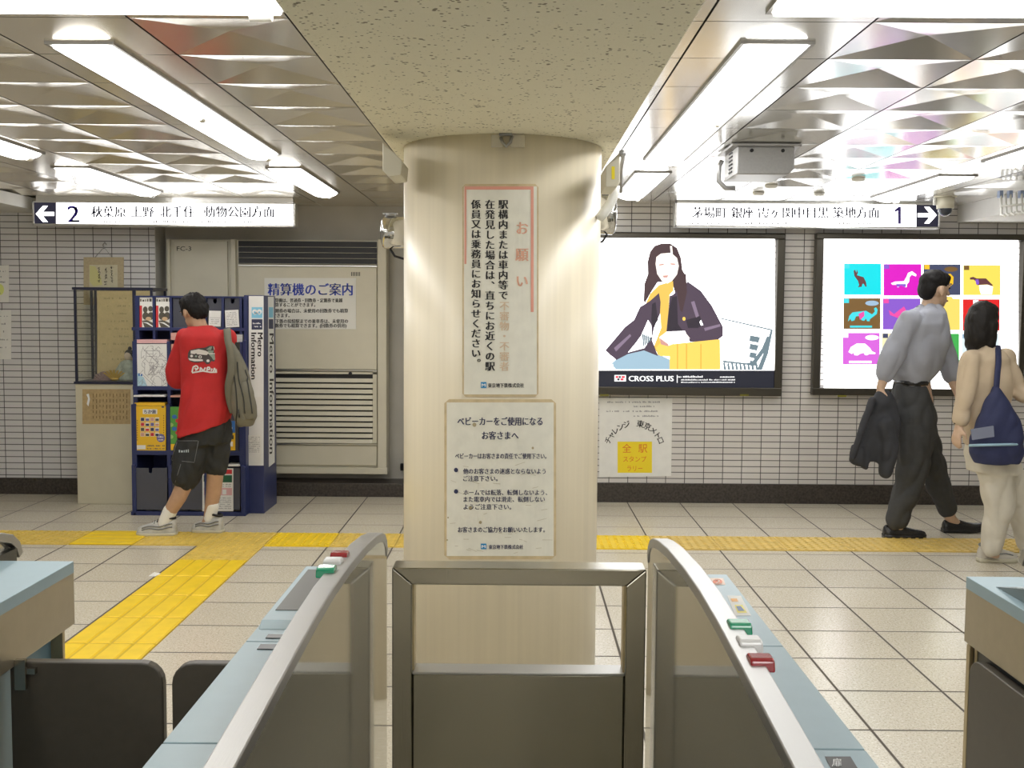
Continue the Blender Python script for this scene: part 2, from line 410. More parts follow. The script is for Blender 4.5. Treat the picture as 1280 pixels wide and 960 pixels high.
struct('trim_2', b, [M['yellow_bar'], M['yellow_dot'], M['yellow_worn'], M['yellow_groove']], 'yellow tactile paving strip running across the hall past the people', 'tactile paving')
# the steel door unit in the recess
mat('door_paint', (.62,.59,.48), .45, noise=.03, bscale=6); mat('slot_dark', (.012,.013,.016), .5); mat('alu', (.72,.72,.70), .28, .9); mat('ink', (.012,.012,.016), .6)
YD = 8.585; PD = flat(YD)
def bx(mb, px0, py0, px1, py1, Ya, Yb, m=0, ref=None):
    a = at(px0, py0, ref or Ya); c = at(px1, py1, ref or Ya); mb.box(a.x, c.x, Ya, Yb, a.z, c.z, m)
b = MB(); bx(b, 208, 299, 484, 592, YD+.02, YA-.002, 0)
for (a, c, d, e) in ((208,299,216,588), (288,299,297,588), (472,299,483,588)): bx(b, a, c, d, e, YD-.015, YD+.03, 0)
bx(b, 208, 583, 484, 593, YD-.025, YD+.03, 0)
dr = struct('door_1', b, M['door_paint'], 'grey beige steel service door unit with ventilation louvres', 'door', bevel=.003)
b = MB(); bx(b, 217, 301, 287, 583, YD, YD+.02); b2 = part('side_panel', b, M['door_paint'], dr, .002)
b = MB(); write(b, 'FC-3', 221, 239, 313.5, 8, PD, 2, 0); part('lettering', b, M['ink'], b2)
b = MB(); bx(b, 298, 333, 471, 462, YD, YD+.02); part('door_leaf', b, M['door_paint'], dr, .003)
b = MB(); bx(b, 298, 556, 471, 582, YD, YD+.02); part('kick_panel', b, M['door_paint'], dr, .003)
b = MB(); bx(b, 298, 301, 471, 331, YD+.01, YD+.02, 1)
for k in range(4): bx(b, 298, 308+k*7, 471, 309.6+k*7, YD-.012, YD+.01, 0)
part('upper_louvre', b, [M['door_paint'], M['slot_dark']], dr)
b = MB(); bx(b, 298, 465, 471, 554, YD+.012, YD+.02, 1); bx(b, 466, 464, 471, 554, YD-.008, YD+.01); bx(b, 298, 464, 303, 554, YD-.008, YD+.01); bx(b, 298, 464, 471, 468, YD-.008, YD+.01)
for k in range(12):
    y = 472+k*6.9; a = at(303, y, YD); c = at(466, y+6.0, YD)
    b.add([(a.x,YD-.006,a.z),(c.x,YD-.006,a.z),(c.x,YD-.020,c.z),(a.x,YD-.020,c.z),(a.x,YD+.010,a.z),(c.x,YD+.010,a.z),(c.x,YD+.006,c.z),(a.x,YD+.006,c.z)], [(0,3,2,1),(4,5,6,7),(0,1,5,4),(1,2,6,5),(2,3,7,6),(3,0,4,7)], 0)
part('lower_louvre', b, [M['door_paint'], M['slot_dark']], dr)
b = MB(); bx(b, 298, 331, 471, 333.5, YD-.014, YD+.01); bx(b, 298, 461.5, 471, 464, YD-.014, YD+.01); bx(b, 298, 554, 471, 556.5, YD-.014, YD+.01); part('metal_strip', b, M['alu'], dr)
b = MB(); a = at(438, 467, YD-.01); b.cyl((a.x, YD-.025, a.z), (a.x, YD, a.z), .014); part('lock', b, M['ink'], dr)
b = MB(); bx(b, 438, 339, 451, 346, YD-.003, YD, 0)
for k in range(6): bx(b, 439+k*2, 340, 440+k*2, 345, YD-.004, YD-.003, 1)
part('vent_plate', b, [M['door_paint'], M['ink']], dr)
b = MB()
for k in range(2): b.cyl((at(499, 586+k*0, YD).x, YD+.1, at(499, 586, YD).z), (at(512, 586, YD).x, YD+.1, at(512, 586, YD).z), .03)
tag(part('pipe_stub', b, M['ink'], None), 'short dark pipe stub low on the wall beside the column', 'pipe')
# ================================================================== CEILING LAMPS
mat('diffuser', (1.0,.99,.97), .4, emit=LAMP); mat('lamp_frame', (.20,.19,.17), .4, .6); mat('socket', (.75,.74,.70), .5)
def diffuser(a0, a1, l0, l1, swap):
    w = a1-a0; pr = [(a0+.002, HC-.003)]+[(a0+w*t, HC-.006-.034*math.sin(math.pi*t)**.6) for t in (.06, .15, .28, .42, .58, .72, .85, .94)]+[(a1-.002, HC-.003)]
    q = [(l0, a, z) if swap else (a, l0, z) for a, z in pr]
    return MB().prism(q, (l1-l0, 0, 0) if swap else (0, l1-l0, 0))
def lamp(name_label, x0, x1, y0, y1, n=2, axis='y'):
    t = thing('ceiling_light', name_label, 'ceiling light', ((x0+x1)/2, (y0+y1)/2, HC), 'fluorescent lamps in the panelled ceiling')
    e = .012; b = MB(); z0, z1 = HC-.009, HC+.02
    b.box(x0-e, x0, y0-e, y1+e, z0, z1); b.box(x1, x1+e, y0-e, y1+e, z0, z1); b.box(x0, x1, y0-e, y0, z0, z1); b.box(x0, x1, y1, y1+e, z0, z1)
    part('frame', b, M['lamp_frame'], t)
    for k in range(n):
        if axis == 'y': s = (y1-y0)/n; b = diffuser(x0, x1, y0+s*k+.004, y0+s*(k+1)-.004, 0)
        else: s = (x1-x0)/n; b = diffuser(y0, y1, x0+s*k+.004, x0+s*(k+1)-.004, 1)
        part('diffuser', b, M['diffuser'], t)
    for k in range(n):
        b = MB()
        if axis == 'y': yy = y0+s*(k+1)-.05; b.cyl((x1-.055, yy-.025, HC-.034), (x1-.055, yy+.03, HC-.034), .017)
        else: xx = x0+s*(k+1)-.05; b.cyl((xx-.03, y1-.06, HC-.034), (xx+.03, y1-.06, HC-.034), .017)
        part('lamp_socket', b, M['socket'], t)
    return t
lamp('long fluorescent ceiling light, the big slanting one left of the column', -1.478, -1.283, 3.42, 5.78)
lamp('short-looking fluorescent ceiling light between the big left lamp and the steel door', -1.478, -1.283, 6.36, 7.68, 1)
lamp('fluorescent ceiling light cut off by the left edge of the view', -2.78, -2.57, 3.42, 5.83)
lamp('fluorescent ceiling light just above the left direction sign', -2.76, -2.55, 6.4, 7.7, 1)
lamp('fluorescent ceiling light crosswise at the top left edge', -3.0, -.655, 2.80, 3.03, 2, 'x')
lamp('fluorescent ceiling light crosswise at the top right edge', .69, 3.0, 2.78, 3.01, 2, 'x')
lamp('long fluorescent ceiling light, the big slanting one right of the column', .69, .895, 3.36, 5.90)
lamp('fluorescent ceiling light behind the big right lamp, close to the column', .70, .90, 6.45, 7.72, 1)
lamp('fluorescent ceiling light at the far right edge beyond the steel box', 2.53, 2.74, 3.36, 5.9)
lamp('fluorescent ceiling light above the dome camera and right direction sign', 2.53, 2.74, 6.5, 7.74, 1)
for lab, x0, y0, n, ax in (('added unseen fluorescent ceiling light behind the viewer, left row', -1.48, -1.3, 2, 'y'), ('added unseen fluorescent ceiling light behind the viewer, right row', .69, -1.3, 2, 'y'), ('added unseen fluorescent ceiling light behind the viewer, far left row', -2.78, -1.3, 2, 'y'), ('added unseen fluorescent ceiling light behind the viewer, far right row', 2.53, -1.3, 2, 'y'),
                          ('added crosswise fill light before the unseen rear wall, left', -2.6, -2.5, 2, 'x'), ('added crosswise fill light before the unseen rear wall, right', .3, -2.5, 2, 'x'), ('added fluorescent fill light outside the view on the left', -4.6, 4.6, 2, 'y'), ('added fluorescent fill light outside the view on the right', 4.5, 4.6, 2, 'y')):
    lamp(lab, x0, x0+(2.4 if ax == 'x' else .2), y0, y0+(.2 if ax == 'x' else 2.4), n, ax)  # unseen ceiling lamps, added for fill light from the rear and sides
# ================================================================== SIGNS, LIGHTBOXES AND NOTICES
mat('sign_white', (1,1,1), .4, emit=SIGNLIGHT); mat('sign_navy', (.028,.028,.055), .4, emit=.5); mat('sign_ink', (.02,.02,.05), .5); mat('sign_grey', (.42,.42,.45), .5); mat('sign_purple', (.05,.03,.22), .5)
YS = 8.1
def dsign(label, px0, px1, py0, py1, arrow_left, digit, dx, words, tx0, tx1, small):
    a = at(px0, py0, YS); c = at(px1, py1, YS)
    t = thing('direction_sign', label, 'sign', ((a.x+c.x)/2, YS+.06, HC), 'hanging exit direction signs')
    b = MB(); b.box(a.x, c.x, YS+.004, YS+.12, c.z, a.z); b.box(a.x, c.x, YS-.002, YS+.004, a.z-.012, a.z); b.box(a.x, c.x, YS-.002, YS+.004, c.z, c.z+.014)
    b.box(a.x, a.x+.014, YS-.002, YS+.004, c.z, a.z); b.box(c.x-.014, c.x, YS-.002, YS+.004, c.z, a.z)
    b.box(a.x+.02, c.x-.02, YS+.02, YS+.10, a.z, HC+.01)
    part('housing', b, M['alu'], t, .002)
    P = flat(YS+.003)
    q0, q1 = (px0+2.2, px1-2.2); y0, y1 = py0+2.2, py1-2.4
    b = MB(); w = py1-py0-5
    if arrow_left: b.sheet(P, q0+w, y0, q1, y1, 0)
    else: b.sheet(P, q0, y0, q1-w*.95, y1, 0)
    part('lit_panel', b, M['sign_white'], t)
    b = MB(); xa = q0 if arrow_left else q1-w*.95; xb = q0+w if arrow_left else q1
    b.sheet(P, xa, y0, xb, y1, 0, 0)
    cx, cy = (xa+xb)/2, (y0+y1)/2; k = -1 if arrow_left else 1; s = w/2
    pts = [(-.82*s,-.17*s),(.2*s,-.17*s),(-.25*s,-.72*s),(.18*s,-.72*s),(.82*s,0),(.18*s,.72*s),(-.25*s,.72*s),(.2*s,.17*s),(-.82*s,.17*s)]
    pts = [(cx+k*x, cy+y) for x, y in pts]
    if k > 0: pts.reverse()
    b.pp(P, pts[::1], 2, 1)
    part('arrow_field', b, [M['sign_navy'], M['sign_white']], t)
    b = MB(); 
    if digit == '1': b.pp(P, [(dx+8.2, py0+6.5), (dx+8.2, py1-6), (dx+4.6, py1-6), (dx+4.6, py0+11.5), (dx+.2, py0+13.2), (dx+.2, py0+10.5), (dx+5.2, py0+6.5)][::-1], 2, 0)
    else: write(b, digit, dx, dx+14.5, py1-6.2, 30, P, 2, 0, bold=.6)
    part('numeral', b, M['sign_purple'], t)
    b = MB(); n = len(words)
    for i, (x0, s_) in enumerate(words): write(b, s_, x0, x0+15.0*len(s_)-2, py0+19.5, 15.5, P, 2, 0, bold=.45)
    for (x0, x1) in small: scribble(b, x0, x1, py1-5.5, 3.2, P, 2, 1, int(x0), .75)
    part('lettering', b, [M['sign_ink'], M['sign_grey']], t)
    return t
dsign('lit hanging sign with left arrow and number 2', 40, 369, 251, 284, True, '2', 84.5, [(114,'秋葉原'),(164,'上野'),(200,'北千住'),(255,'動物公園方面')], 0, 0, [(130,180),(190,240),(252,330)])
dsign('lit hanging sign with number 1 and right arrow', 844, 1175, 252, 286, False, '1', 1118, [(865,'茅場町'),(914,'銀座'),(948,'霞ヶ関'),(993,'中目黒'),(1041,'築地方面')], 0, 0, [(862,905),(912,985),(1040,1095)])
# ---- woman poster
mat('frame_bronze', (.075,.068,.055), .35, .6); mat('print_black', (.018,.02,.035), .5, emit=.6)
def pm(name, rgb, e=1.0): return mat(name, lin(rgb), .5, emit=e*.74)
mat('poster_white', (1,1,1), .4, emit=LIGHTBOX)
def lightbox(label, px0, py0, px1, py1, ix0, iy0, ix1, iy1, pic):
    Yf = YR-.07; a = at(px0, py0, Yf); c = at(px1, py1, Yf); i0 = at(ix0, iy0, Yf); i1 = at(ix1, iy1, Yf)
    t = thing('advertising_lightbox', label, 'lightbox', ((a.x+c.x)/2, YR-.035, c.z), 'backlit posters on the right wall')
    b = MB(); b.box(a.x, c.x, Yf, YR-.002, i0.z, a.z); b.box(a.x, c.x, Yf, YR-.002, c.z, i1.z); b.box(a.x, i0.x, Yf, YR-.002, i1.z, i0.z); b.box(i1.x, c.x, Yf, YR-.002, i1.z, i0.z)
    part('frame', b, M['frame_bronze'], t, .006)
    b, mats = pic(); part('picture', b, mats, t)
    yl = (iy1+py1)/2
    for x in (px0+26, px1-52): part('maker_tag', MB().sheet(flat(Yf), x, yl+2.5, x+11, yl+4.8, 3, 0), pm('tag_yellow', (190,180,60), .15), t)
    return t
YP = YR-.05; PP = flat(YP)
def woman_pic():
    b = MB(); mats = [M['poster_white'], pm('w_hair', (78,58,62), 1), pm('w_face', (255,246,236), 1.45), pm('w_yellow', (244,196,92), 1.05), pm('w_jacket', (88,73,90), .9),
        pm('w_jackd', (56,48,60), .9), pm('w_jean', (158,188,206), 1.1), pm('w_case', (252,206,96), 1.15), pm('w_chair', (120,140,150), .9), M['print_black'], pm('w_logo', (255,255,255), 1.3), pm('w_red', (230,60,80), 1), pm('w_lip', (214,158,148), 1.0), pm('w_cased', (238,176,70), 1.0), pm('w_jackl', (142,124,146), 1)]
    T = lambda pts: [(740+x/4, 270+y/4) for x, y in pts]
    def D(pts, m, l): b.pp(PP, T(pts)[::-1], l, m)
    b.sheet(PP, 729, 296.5, 968.5, 463, 0, 0); b.sheet(PP, 729, 463, 968.5, 485.5, 0, 9)
    # chair back and seat
    D([(640,508),(900,566),(900,574),(640,514)], 8, 1)
    D([(895,565),(905,570),(880,690),(850,770),(825,770),(860,680)], 8, 1)
    D([(770,740),(800,730),(850,660),(875,600),(885,604),(862,680),(815,745)], 8, 2)
    for k in range(4): D([(790,596+k*42),(842-k*8,606+k*40),(832-k*8,634+k*40),(786,626+k*40)], 8, 1)
    for k in range(9): D([(655+k*20,735+(k%2)*8),(664+k*20,731),(672+k*20,770),(660+k*20,770)], 8, 1)
    D([(655,722),(830,742),(828,750),(655,732)], 8, 2)
    # hair
    D([(258,430),(262,340),(280,290),(278,230),(290,180),(312,150),(350,137),(390,137),(425,160),(445,210),(452,270),(470,300),(476,380),(462,440),(452,480),(430,470),(420,400),(400,330),(330,330),(290,360),(268,420)], 1, 1)
    # jeans
    D([(150,690),(250,665),(330,690),(395,720),(395,768),(120,768),(95,740)], 6, 1)
    D([(44,690),(95,690),(110,760),(50,768)], 2, 1)
    # yellow top and scarf
    D([(262,515),(268,440),(290,390),(335,345),(405,325),(408,372),(388,395),(383,470),(372,580),(395,640),(392,700),(330,695),(310,650),(345,560),(340,480),(335,395),(300,440),(285,520)], 3, 2)
    # jacket
    D([(66,672),(165,555),(210,520),(240,455),(290,425),(335,385),(343,430),(340,490),(310,560),(300,620),(330,700),(260,672),(180,690),(122,720)], 4, 3)
    D([(245,600),(280,520),(296,545),(300,600),(262,660),(180,682),(215,640)], 0, 4)
    for k in range(5): D([(250+k*9,590+k*4),(258+k*9,586+k*4),(262+k*8,650-k*6),(255+k*8,652-k*6)], 8, 5)
    D([(402,395),(480,328),(545,375),(600,450),(655,555),(655,600),(625,622),(490,630),(465,575),(372,578),(383,470),(388,400)], 4, 3)
    D([(400,405),(425,400),(430,540),(455,575),(376,575),(385,470)], 5, 4)
    D([(470,520),(540,500),(555,545),(530,560),(480,560)], 5, 4); D([(300,440),(318,430),(330,520),(305,560),(296,520)], 5, 4)
    D([(545,520),(556,545),(545,548),(538,530)], 0, 5); D([(495,430),(512,425),(535,500),(520,508)], 14, 5); D([(560,560),(640,540),(642,552),(565,575)], 14, 5); D([(110,660),(190,590),(196,600),(120,678)], 14, 5)
    D([(420,330),(470,285),(475,380),(452,482),(440,470),(428,400)], 1, 4)
    D([(290,340),(325,335),(290,390),(262,440),(262,380)], 1, 4)
    b.disc(PP, 740+460/4, 270+514/4, 2.0, 2.4, 5, 7)
    # face, features and hands
    D([(318,240),(322,205),(345,188),(395,184),(425,210),(434,250),(425,292),(400,325),(376,338),(350,325),(326,290)], 2, 5)
    D([(390,150),(400,150),(404,190),(394,190)], 2, 5)
    D([(335,242),(358,238),(360,245),(336,248)], 12, 6); D([(392,236),(416,238),(415,245),(393,243)], 12, 6); D([(352,298),(382,296),(376,308),(358,308)], 12, 6)
    D([(336,606),(370,580),(465,580),(490,612),(440,628),(380,650),(345,640)], 2, 5)
    D([(338,610),(380,640),(384,652),(345,642)], 12, 6)
    # suitcase
    D([(388,642),(520,628),(640,616),(642,768),(388,768)], 7, 4); D([(318,660),(340,636),(392,646),(390,702),(340,700)], 7, 3)
    for x in (425, 470, 542): D([(x,640),(x+5,640),(x+5,768),(x,768)], 13, 5)
    # band
    Q = lambda x, y: (740+x/4, 270+y/4)
    x0, y0 = Q(112, 795); x1, y1 = Q(170, 827); b.sheet(PP, x0, y0, x1, y1, 2, 10)
    for (u, v, w_, m) in ((118,800,14,11),(134,800,10,9),(148,800,16,11),(126,812,12,9),(142,812,16,11)):
        p = Q(u, v); b.sheet(PP, p[0], p[1], p[0]+w_/4, p[1]+2.6, 3, m)
    p = Q(184, 826); write(b, 'CROSS PLUS', p[0], Q(408, 0)[0], p[1], 9.6, PP, 2, 10, bold=.35)
    p = Q(424, 0); b.sheet(PP, p[0], Q(0,795)[1], p[0]+1, Q(0,834)[1], 2, 10)
    for (u0, u1, v, h, sd) in ((430,555,808,10,3),(445,715,822,7,4),(445,715,834,6,5),(640,712,808,7,6)):
        scribble(b, Q(u0,0)[0], Q(u1,0)[0], Q(0,v)[1], h/4, PP, 2, 10, sd, .95)
    scribble(b, 893, 960, 309, 2.2, PP, 2, 2, 8, .7)
    return b, mats
lightbox('backlit fashion poster of a woman in a dark purple jacket', 724, 290.5, 977, 495.5, 730, 297, 968, 485, woman_pic)
# ---- animal poster
def animal_pic():
    cols = dict(cyan=(0,222,232), mag=(222,22,196), navy=(70,76,104), yel=(252,226,96), brown=(122,92,50), vio=(140,92,206), lem=(252,222,110), red=(226,38,40), pink=(218,104,222), grn=(70,176,84), pale=(225,240,245), cream=(250,240,190),
                white=(255,255,255), dbrown=(104,62,64), aqua=(70,222,232), org=(250,180,30), rose=(240,80,170), gold=(250,196,40), ltgrn=(120,220,120), dgreen=(40,150,70), grey=(160,190,215))
    names = list(cols); mats = [M['poster_white']]+[pm('a_'+n, cols[n], 1.0 if n != 'white' else 1.5) for n in names]
    ix = {n: i+1 for i, n in enumerate(names)}
    b = MB(); b.sheet(PP, 1030, 298, 1273, 487, 0, 0)
    Q = lambda x, y: (1000+x/4, 270+y/4)
    def R(x0, y0, x1, y1, c, l=1): p = Q(x0, y0); q = Q(x1, y1); b.sheet(PP, p[0], p[1], q[0], q[1], l, ix[c])
    def D(pts, c, l=2): b.pp(PP, [Q(x, y) for x, y in pts][::-1], l, ix[c])
    R(220,238,405,394,'cyan'); R(418,240,607,398,'mag'); R(617,242,803,396,'navy'); R(816,246,1002,396,'yel')
    R(217,411,402,565,'brown'); R(414,412,603,568,'vio'); R(612,414,800,570,'lem'); R(814,416,998,574,'red')
    R(213,584,398,742,'pink'); R(410,586,600,744,'cream'); R(610,588,796,744,'grn'); R(810,588,995,746,'pale')
    # corner tabs
    for (x, y, c) in ((222,240,'aqua'),(420,242,'vio'),(622,244,'gold'),(820,248,'brown'),(219,413,'aqua'),(418,414,'rose'),(640,470,'dgreen'),(866,420,'white'),(215,586,'white'),(414,588,'navy'),(612,590,'ltgrn'),(812,590,'grey')): R(x, y, x+26, y+22, c, 2)
    for (x, y, c) in ((330,428,'grey'),(725,258,'brown'),(330,600,'white')):
        p = Q(x+30, y+8); b.disc(PP, p[0], p[1], 8.5, 3.2, 2, ix[c])
    # kangaroo
    D([(268,275),(275,268),(282,285),(284,266),(290,284),(284,296),(318,306),(330,330),(333,354),(326,352),(318,338),(312,340),(308,354),(290,356),(296,345),(290,325),(272,300)], 'dbrown')
    # skunk
    D([(455,336),(475,328),(520,326),(532,305),(540,285),(560,276),(582,292),(580,302),(558,294),(548,306),(545,330),(534,342),(534,356),(525,356),(524,345),(495,346),(494,356),(486,356),(484,344),(462,344)], 'white')
    D([(480,340),(530,340),(530,354),(515,354),(512,348),(500,348),(498,354),(485,354)], 'vio', 3)
    # yellow beast in the navy square
    D([(728,292),(752,288),(768,305),(766,340),(750,352),(744,362),(734,358),(742,340),(728,330)], 'gold')
    D([(850,318),(850,308),(866,304),(884,312),(905,312),(930,312),(950,332),(965,346),(960,350),(935,342),(905,344),(888,346),(880,340),(884,330),(868,318)], 'dbrown')
    D([(876,318),(892,316),(896,338),(886,346),(880,336)], 'vio', 3); D([(895,346),(940,344),(965,354),(960,392),(905,392),(898,370)], 'white', 2)
    # anteater
    D([(240,528),(246,500),(262,482),(292,478),(330,474),(360,492),(374,478),(370,462),(380,456),(388,468),(384,490),(350,516),(348,526),(335,526),(330,512),(322,524),(308,522),(298,500),(280,502),(272,522),(258,526),(252,514)], 'aqua')
    D([(292,490),(320,476),(322,500),(300,520)], 'rose', 3); D([(444,470),(470,490),(520,452),(530,470),(490,510),(450,495)], 'rose')
    R(250,548,360,558,'aqua', 2)
    D([(650,500),(690,478),(735,478),(735,510),(700,512),(660,510)], 'dgreen'); D([(690,430),(720,400),(760,404),(780,440),(770,520),(720,540),(700,510)], 'lem', 2)
    D([(865,424),(880,418),(892,432),(888,450),(872,450)], 'white'); D([(840,470),(960,440),(970,500),(880,540)], 'dbrown')
    # armadillo
    D([(242,680),(254,655),(285,637),(325,638),(350,660),(360,676),(378,684),(376,690),(345,690),(338,696),(325,696),(318,684),(298,690),(290,697),(272,696),(268,684),(258,690)], 'white')
    D([(440,650),(500,630),(560,650),(570,690),(450,690)], 'lem'); D([(640,660),(700,630),(740,660),(738,690),(690,700),(650,690)], 'gold'); D([(850,640),(900,630),(940,680),(860,690)], 'aqua')
    R(245,724,358,736,'white', 2); p = Q(1036, 680); b.sheet(PP, p[0]-3, p[1]-4, p[0]+1.5, p[1]+3, 2, ix['grey'])
    return b, mats
lightbox('backlit poster with a grid of coloured animal squares', 1021, 291, 1279, 496, 1030, 298.5, 1272.5, 487, animal_pic)
# ---- paper with the yellow square
mat('paper', (.80,.80,.77), .7, noise=.03, bscale=18, bump=.05); mat('post_yellow', (.90,.70,.02), .6); mat('faint_ink', (.30,.30,.32), .7); mat('red_ink', (.75,.16,.02), .6)
P = flat(YR-.004); b = MB()
a = [P(749, 497.5), P(840.5, 498), P(839, 595), P(749, 596.5)]
nt = part('paper_notice', MB().prism(a, (0, .003, 0)), M['paper']); tag(nt, 'white paper notice with a yellow square below the woman poster', 'notice')
b = MB(); b.sheet(P, 772, 552, 815, 591, 1, 0); part('yellow_square', b, M['post_yellow'], nt)
b = MB()
for s_, x0, x1, y in (('全', 778, 789, 565), ('駅', 798, 809, 565)): write(b, s_, x0, x1, y, 12, P, 3, 0)
write(b, 'スタンプ', 779, 808, 577, 8, P, 3, 0); write(b, 'ラリー', 784, 803, 588.5, 8, P, 3, 0)
def arcw(s_, angs, R, c, h):
    for ch, an in zip(s_, angs):
        vs, fs = glyphs(ch); t = math.radians(an)
        cx, cy = c[0]+R*math.sin(t), c[1]-R*math.cos(t)
        for bd in (-.25, .25): b.add([P(cx+((u-.5)*h+bd)*math.cos(t)+(-(v-.38))*h*-math.sin(t)*1.0, cy+((u-.5)*h)*math.sin(t)-(v-.38)*h*math.cos(t), 3) for u, v in vs], fs, 1)
arcw('チャレンジ', (-66, -54, -42, -29, -16), 36, (793, 565), 9.5); arcw('東京メトロ', (12, 27, 41, 54, 66), 36, (793, 565), 9.5)
for (x0, x1, y, sd) in ((758, 826, 503.5, 1), (790, 818, 509, 2), (758, 822, 515, 3), (792, 824, 521, 4)): scribble(b, x0, x1, y, 2.2, P, 2, 2, sd, .8)
part('lettering', b, [M['red_ink'], M['ink'], M['faint_ink']], nt)
# ---- guidance notice on the steel door
P = flat(YD-.006); mat('blue_ink', (.03,.07,.52), .5); mat('cream_paper', (.74,.74,.70), .5)
nt = part('door_notice', MB().prism([P(330.5, 347.5), P(445, 347.5), P(445, 411.5), P(330.5, 411.5)], (0, .005, 0)), M['cream_paper'])
tag(nt, 'white notice with blue heading on the steel door', 'notice')
b = MB(); write(b, '精算機のご案内', 335, 440.5, 368, 16.5, P, 2, 0, bold=.45)
part('heading', b, M['blue_ink'], nt)
b = MB()
for s_, x0, x1, y in (('精算機は、普通券・回数券・定期券で乗越', 339, 428, 378), ('精算することができます。', 339, 394, 383.5), ('定期券の場合は、未使用の回数券でも精算', 339, 435, 391), ('できます。', 341, 362, 396.8), ('他下鉄の接続駅までの乗車券は、未使用の', 339, 435, 404), ('回数券でも精算できます。(回数券の併用)', 339, 433, 409.5)):
    write(b, s_, x0, x1, y-.4, 5.6, P, 2, 0, bold=.22)
part('lettering', b, M['ink'], nt)
# ---- the two notices on the column
mat('notice_face', (.80,.785,.69), .35, noise=.04, bscale=20); mat('notice_edge', (.62,.50,.30), .5, noise=.12, bscale=25); mat('pink', (.78,.36,.28), .5); mat('orange_faded', (.72,.56,.40), .6); mat('pink_ink', (.76,.42,.30), .6); mat('navy_ink', (.035,.04,.10), .6); mat('logo_blue', (.03,.30,.62), .5); mat('logo_white', (.85,.87,.88), .5); mat('stain', (.42,.36,.22), .7)
def rr(x0, y0, x1, y1, r, n=5):
    o = []
    for cx, cy, a0 in ((x1-r, y0+r, -90), (x1-r, y1-r, 0), (x0+r, y1-r, 90), (x0+r, y0+r, 180)):
        for k in range(n+1): a_ = math.radians(a0+90*k/n); o.append((cx+r*math.cos(a_), cy+r*math.sin(a_)))
    return o
def curved_board(px0, py0, px1, py1, r, l, m, b, nx=24):
    """rounded sheet following the column"""
    cols = []
    for i in range(nx+1):
        x = px0+(px1-px0)*i/nx; dx = min(x-px0, px1-x); e = 0
        if dx < r: e = r-math.sqrt(max(0, r*r-(r-dx)**2))
        cols.append((x, py0+e, py1-e))
    vs = []
    for x, a_, c_ in cols: vs += [oncol(x, a_, l), oncol(x, c_, l)]
    b.add(vs, [(2*i, 2*i+1, 2*i+3, 2*i+2) for i in range(nx)], m)
def solid_board(px0, py0, px1, py1, r, mats_):
    b = MB(); curved_board(px0, py0, px1, py1, r, 2, 0, b); return b
b = solid_board(578, 230, 673, 496, 4, 0); b.sheet(oncol, 580, 233, 671, 493, 4, 1, 16, 1)
n1 = part('column_notice', b, [M['notice_edge'], M['notice_face']]); so = n1.modifiers.new('s', 'SOLIDIFY'); so.thickness = .0012; so.offset = 0
tag(n1, 'tall narrow notice with vertical writing and pink border on the column', 'notice')
b = MB(); b.sheet(oncol, 580.5, 233, 667, 237, 8, 0, 14, 1); b.sheet(oncol, 663.5, 237, 667, 390, 8, 0, 1, 1); b.sheet(oncol, 580.5, 237, 583, 330, 8, 0, 1, 1)
part('pink_border', b, M['pink'], n1)
b = MB()
write_down(b, '駅構内または車内等で', 629, 249, 375, 12.5, oncol, 9, 0, .45); write_down(b, '不審物・不審者', 630.5, 376, 464, 12.5, oncol, 9, 1, .3)
write_down(b, '在発見した場合は、直ちにお近くの駅', 612.5, 249, 464, 12.5, oncol, 9, 0, .45); write_down(b, '係員又は乗務員にお知らせください。', 595, 249, 460, 12.5, oncol, 9, 0, .45)
for i, ch in enumerate('お願い'): write_down(b, ch, 652.5, 276+i*33, 294+i*33, 16.5, oncol, 9, 2, .5)
write(b, '東京地下鉄株式会社', 610, 655, 484, 6, oncol, 9, 0, bold=.2)
part('lettering', b, [M['ink'], M['orange_faded'], M['pink_ink']], n1)
b = MB(); b.sheet(oncol, 601, 477.5, 608, 485, 9, 0, 2, 1); write(b, 'M', 602.2, 606.8, 483.3, 5.5, oncol, 11, 1, bold=.3); part('company_mark', b, [M['logo_blue'], M['logo_white']], n1)
b = solid_board(555.5, 499, 695, 699, 5, 0); b.sheet(oncol, 558.5, 503, 692, 695, 4, 1, 24, 1)
n2 = part('column_notice', b, [M['notice_edge'], M['notice_face']]); so = n2.modifiers.new('s', 'SOLIDIFY'); so.thickness = .0012; so.offset = 0
tag(n2, 'wide stained notice with bullet points, lower one on the column', 'notice')
b = MB()
for s_, x0, x1, y, h in (('ベビーカーをご使用になる', 572, 678, 531, 11.5), ('お客さまへ', 602.5, 648, 548.5, 11), ('ベビーカーはお客さまの責任でご使用下さい。', 569, 683, 573, 7.6), ('他のお客さまの迷惑とならないよう', 579, 682, 592, 7.6), ('ご注意下さい。', 579, 622, 601, 7.6), ('ホームでは転落、転倒しないよう、', 579.5, 684, 618.5, 7.6), ('また電車内では滑走、転倒しない', 579.5, 681, 627, 7.6), ('ようご注意下さい。', 579.5, 639, 636.5, 7.6), ('お客さまのご協力をお願いいたします。', 572.5, 681, 665, 7.6), ('東京地下鉄株式会社', 611, 654, 686, 6)):
    write(b, s_, x0, x1, y, h, oncol, 9, 0, bold=.18 if h < 9 else .3)
for y in (587.5, 614.3): b.disc(oncol, 570, y, 2.6, 2.8, 9, 0, 14)
part('lettering', b, M['navy_ink'], n2)
b = MB(); b.sheet(oncol, 601, 679.5, 608, 686.5, 9, 0, 2, 1); write(b, 'M', 602.2, 606.8, 685, 5.2, oncol, 11, 1, bold=.3); part('company_mark', b, [M['logo_blue'], M['logo_white']], n2)
b = MB(); rd = random.Random(5)
